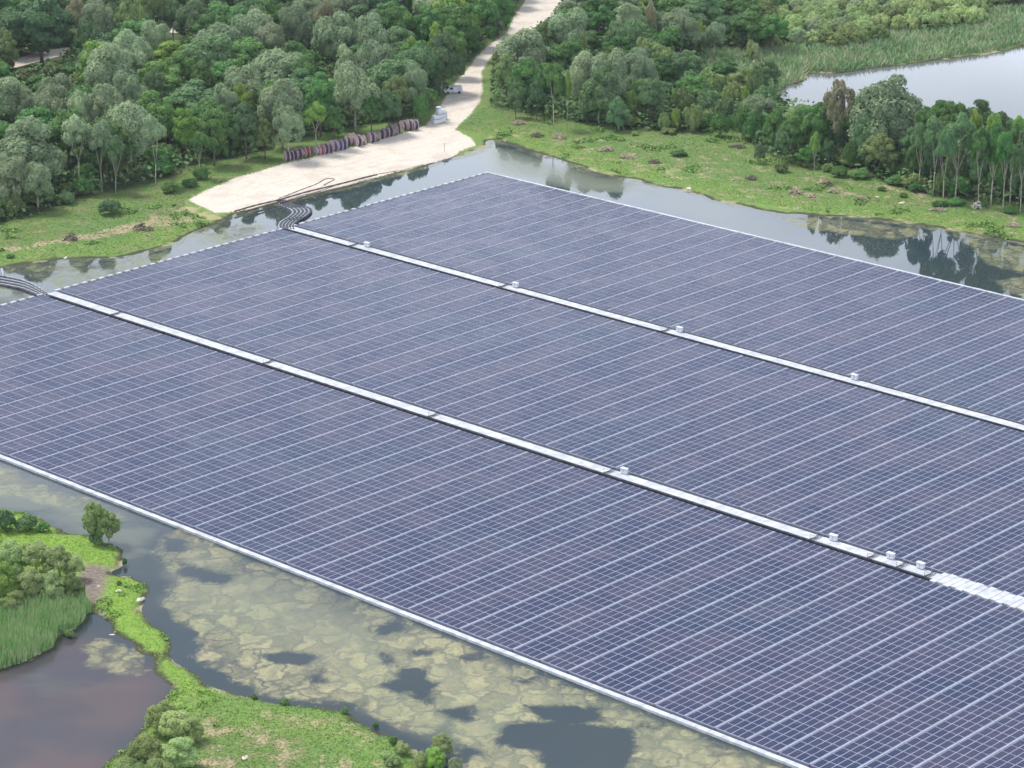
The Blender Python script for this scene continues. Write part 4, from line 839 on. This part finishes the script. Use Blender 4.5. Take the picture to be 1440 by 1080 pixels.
def grass_mat(name, a, b, dryc):
    m = N(name); p = m.pos(); fine = m.noise(1.6, 5, p, .65); med = m.noise(.28, 4, p, .6); lg = m.noise(.06, 3, p)
    g = m.mix(m.step(fine, .35, .65), a, b); g = m.mix(m.step(med, .42, .62), g, (.17,.21,.08)); g = m.mix(m.math('MULTIPLY', m.step(lg, .46, .6), .55), g, (.12,.225,.06))
    g = m.mix(m.step(m.math('ADD', m.math('MULTIPLY', med, .6), m.math('MULTIPLY', fine, .4)), .54, .63), g, dryc)
    return m.done(m.bsdf(g, .8, .15))
gr = grass_mat('bank_grass_blades', (.11,.19,.047), (.165,.25,.07), (.31,.265,.16)); rd_ = cover_mat('reed_blades', (.19,.33,.14), (.30,.40,.20), (.42,.37,.25), .07); un = cover_mat('undergrowth_leaves', (.07,.14,.045), (.10,.19,.06), (.16,.26,.08))
LB = poly([(-60,385),(0,377),(125,364),(200,356),(239,344),(300,314),(262,300),(262,284),(400,240),(400,212),(300,232),(230,262),(120,285),(0,322),(-60,330)])
RB = poly([(640,184),(680,156),(760,166),(880,184),(960,188),(1050,186),(1065,208),(1240,255),(1440,292),(1500,310),(1500,355),(1440,343),(1318,321),(1179,305),(1003,281),(903,254),(811,233),(700,197)])
P, rr = scatter([(LB, .25), (RB, .45)], 80000, 3, 1.5); blades('grass', P, rr, .13, .30, gr, 'rough green grass on the far banks', 1.6)
P, rr = scatter([(SPIT, 1)], 45000, 4); P = P[sdf(P[:,:2], MUD) < -.3]; MEAD = poly([(262,958),(640,1000),(760,1200),(80,1200),(200,1000)]); im = sdf(P[:,:2], MEAD) > 0; blades('meadow_grass', P[im], rr, .14, .22, gr, 'mixed green grass of the meadow at the bottom left', 1.3); P = P[~im]; gl = cover_mat('lime_grass_blades', (.16,.29,.035), (.24,.38,.055), (.27,.33,.11), .12); blades('spit_grass', P, rr, .12, .20, gl, 'lime green grass on the near spit', 1.2)
def herbs(name, pl, n, seed, thr, hgt, size, mat, lab, near=None):
    P, rr = scatter(pl, n, seed); k = vnoise(P[:,:2], 9, seed, 3)+.35*vnoise(P[:,:2], 2.5, seed+1, 2)
    if near: k = k+near*np.exp(-np.maximum(land_sdf(P[:,:2]), 0)/1.6)
    P = P[k > thr]; P[:,2] += rr.random(len(P))**1.4*hgt
    Nn = rr.normal(0, .5, (len(P), 3)); Nn[:,2] += 1; v, f = leaves(P, Nn, size, rr, .7); tag(obj(name, mesh_np(name, v, f, mat)), lab, None, None, 'stuff')
hm_ = cover_mat('herb_leaves', (.10,.20,.045), (.15,.27,.06), (.22,.33,.09), .5)
herbs('bank_herbs', [(LB, .35), (RB, .65)], 90000, 31, .46, .6, .30, hm_, 'darker leafy herbs in patches on the far banks', .2)
herbs('spit_herbs', [(SPIT, 1)], 60000, 33, .42, .4, .2, cover_mat('spit_herb_leaves', (.10,.22,.03), (.17,.32,.05), (.26,.38,.08), .6), 'leafy herbs in patches on the near spit', .4)
REED = poly([(-60,885),(0,862),(40,850),(85,842),(118,846),(130,862),(108,886),(83,896),(76,912),(40,930),(0,946),(-60,965)])
P, rr = scatter([(REED, 1)], 24000, 6); blades('reeds', P, rr, 2.1, .20, cover_mat('near_reed_blades', (.22,.42,.13), (.36,.50,.22), (.52,.52,.32), .5), 'tall reeds at the left edge above the dark pond', .14)
RF = poly([(975,75),(1060,76),(1100,70),(1180,68),(1240,62),(1250,50),(1310,50),(1380,40),(1395,18),(1440,18),(1560,0),(1560,40),(1440,62),(1390,74),(1284,88),(1179,103),(1134,102),(1128,114),(1096,127),(1060,120),(1000,112)])
P, rr = scatter([(RF, 1)], 34000, 8); blades('far_reeds', P, rr, 1.5, .5, rd_, 'belt of reeds along the far pond', .5)
P, rr = scatter([(LW, .55), (RW, .35), (THICK, .1)], 90000, 10); P[:,2] += rr.random(len(P))**1.3*4.0
for dy in (5, 10, 16, 22):
    Q = P[:,:2]+np.array([0, dy]); P = P[np.maximum(sdf(Q, LTRACK1), sdf(Q, LTRACK2)) < 0]
Nn = rr.normal(0, .5, (len(P), 3)); Nn[:,2] += 1; v, f = leaves(P, Nn, .65, rr, .7); o = obj('undergrowth', mesh_np('undergrowth', v, f, un)); tag(o, 'dark leafy undergrowth beneath the trees', None, None, 'stuff')
print('TREES', len(trs), 'labels unique', len(set(o['label'] for o in bpy.data.objects if 'label' in o)), sum('label' in o for o in bpy.data.objects))
hz = MB(); hz.box((0, 900, 84), (5100, 5100, 176)); hm = bpy.data.materials.new('haze'); hm.use_nodes = True; ht = hm.node_tree; ht.nodes.clear()
ho = ht.nodes.new('ShaderNodeOutputMaterial'); hv = ht.nodes.new('ShaderNodeVolumePrincipled'); hv.inputs['Color'].default_value = (.80,.88,1,1); hv.inputs['Density'].default_value = .00004; hv.inputs['Anisotropy'].default_value = .2
ht.links.new(hv.outputs[0], ho.inputs['Volume']); o = hz.build('haze', hm); tag(o, 'thin pale haze in the air over the ponds', None, None, 'stuff')
scene.render.engine = 'CYCLES'; scene.cycles.max_bounces = 6; scene.cycles.transparent_max_bounces = 4; scene.cycles.use_denoising = True
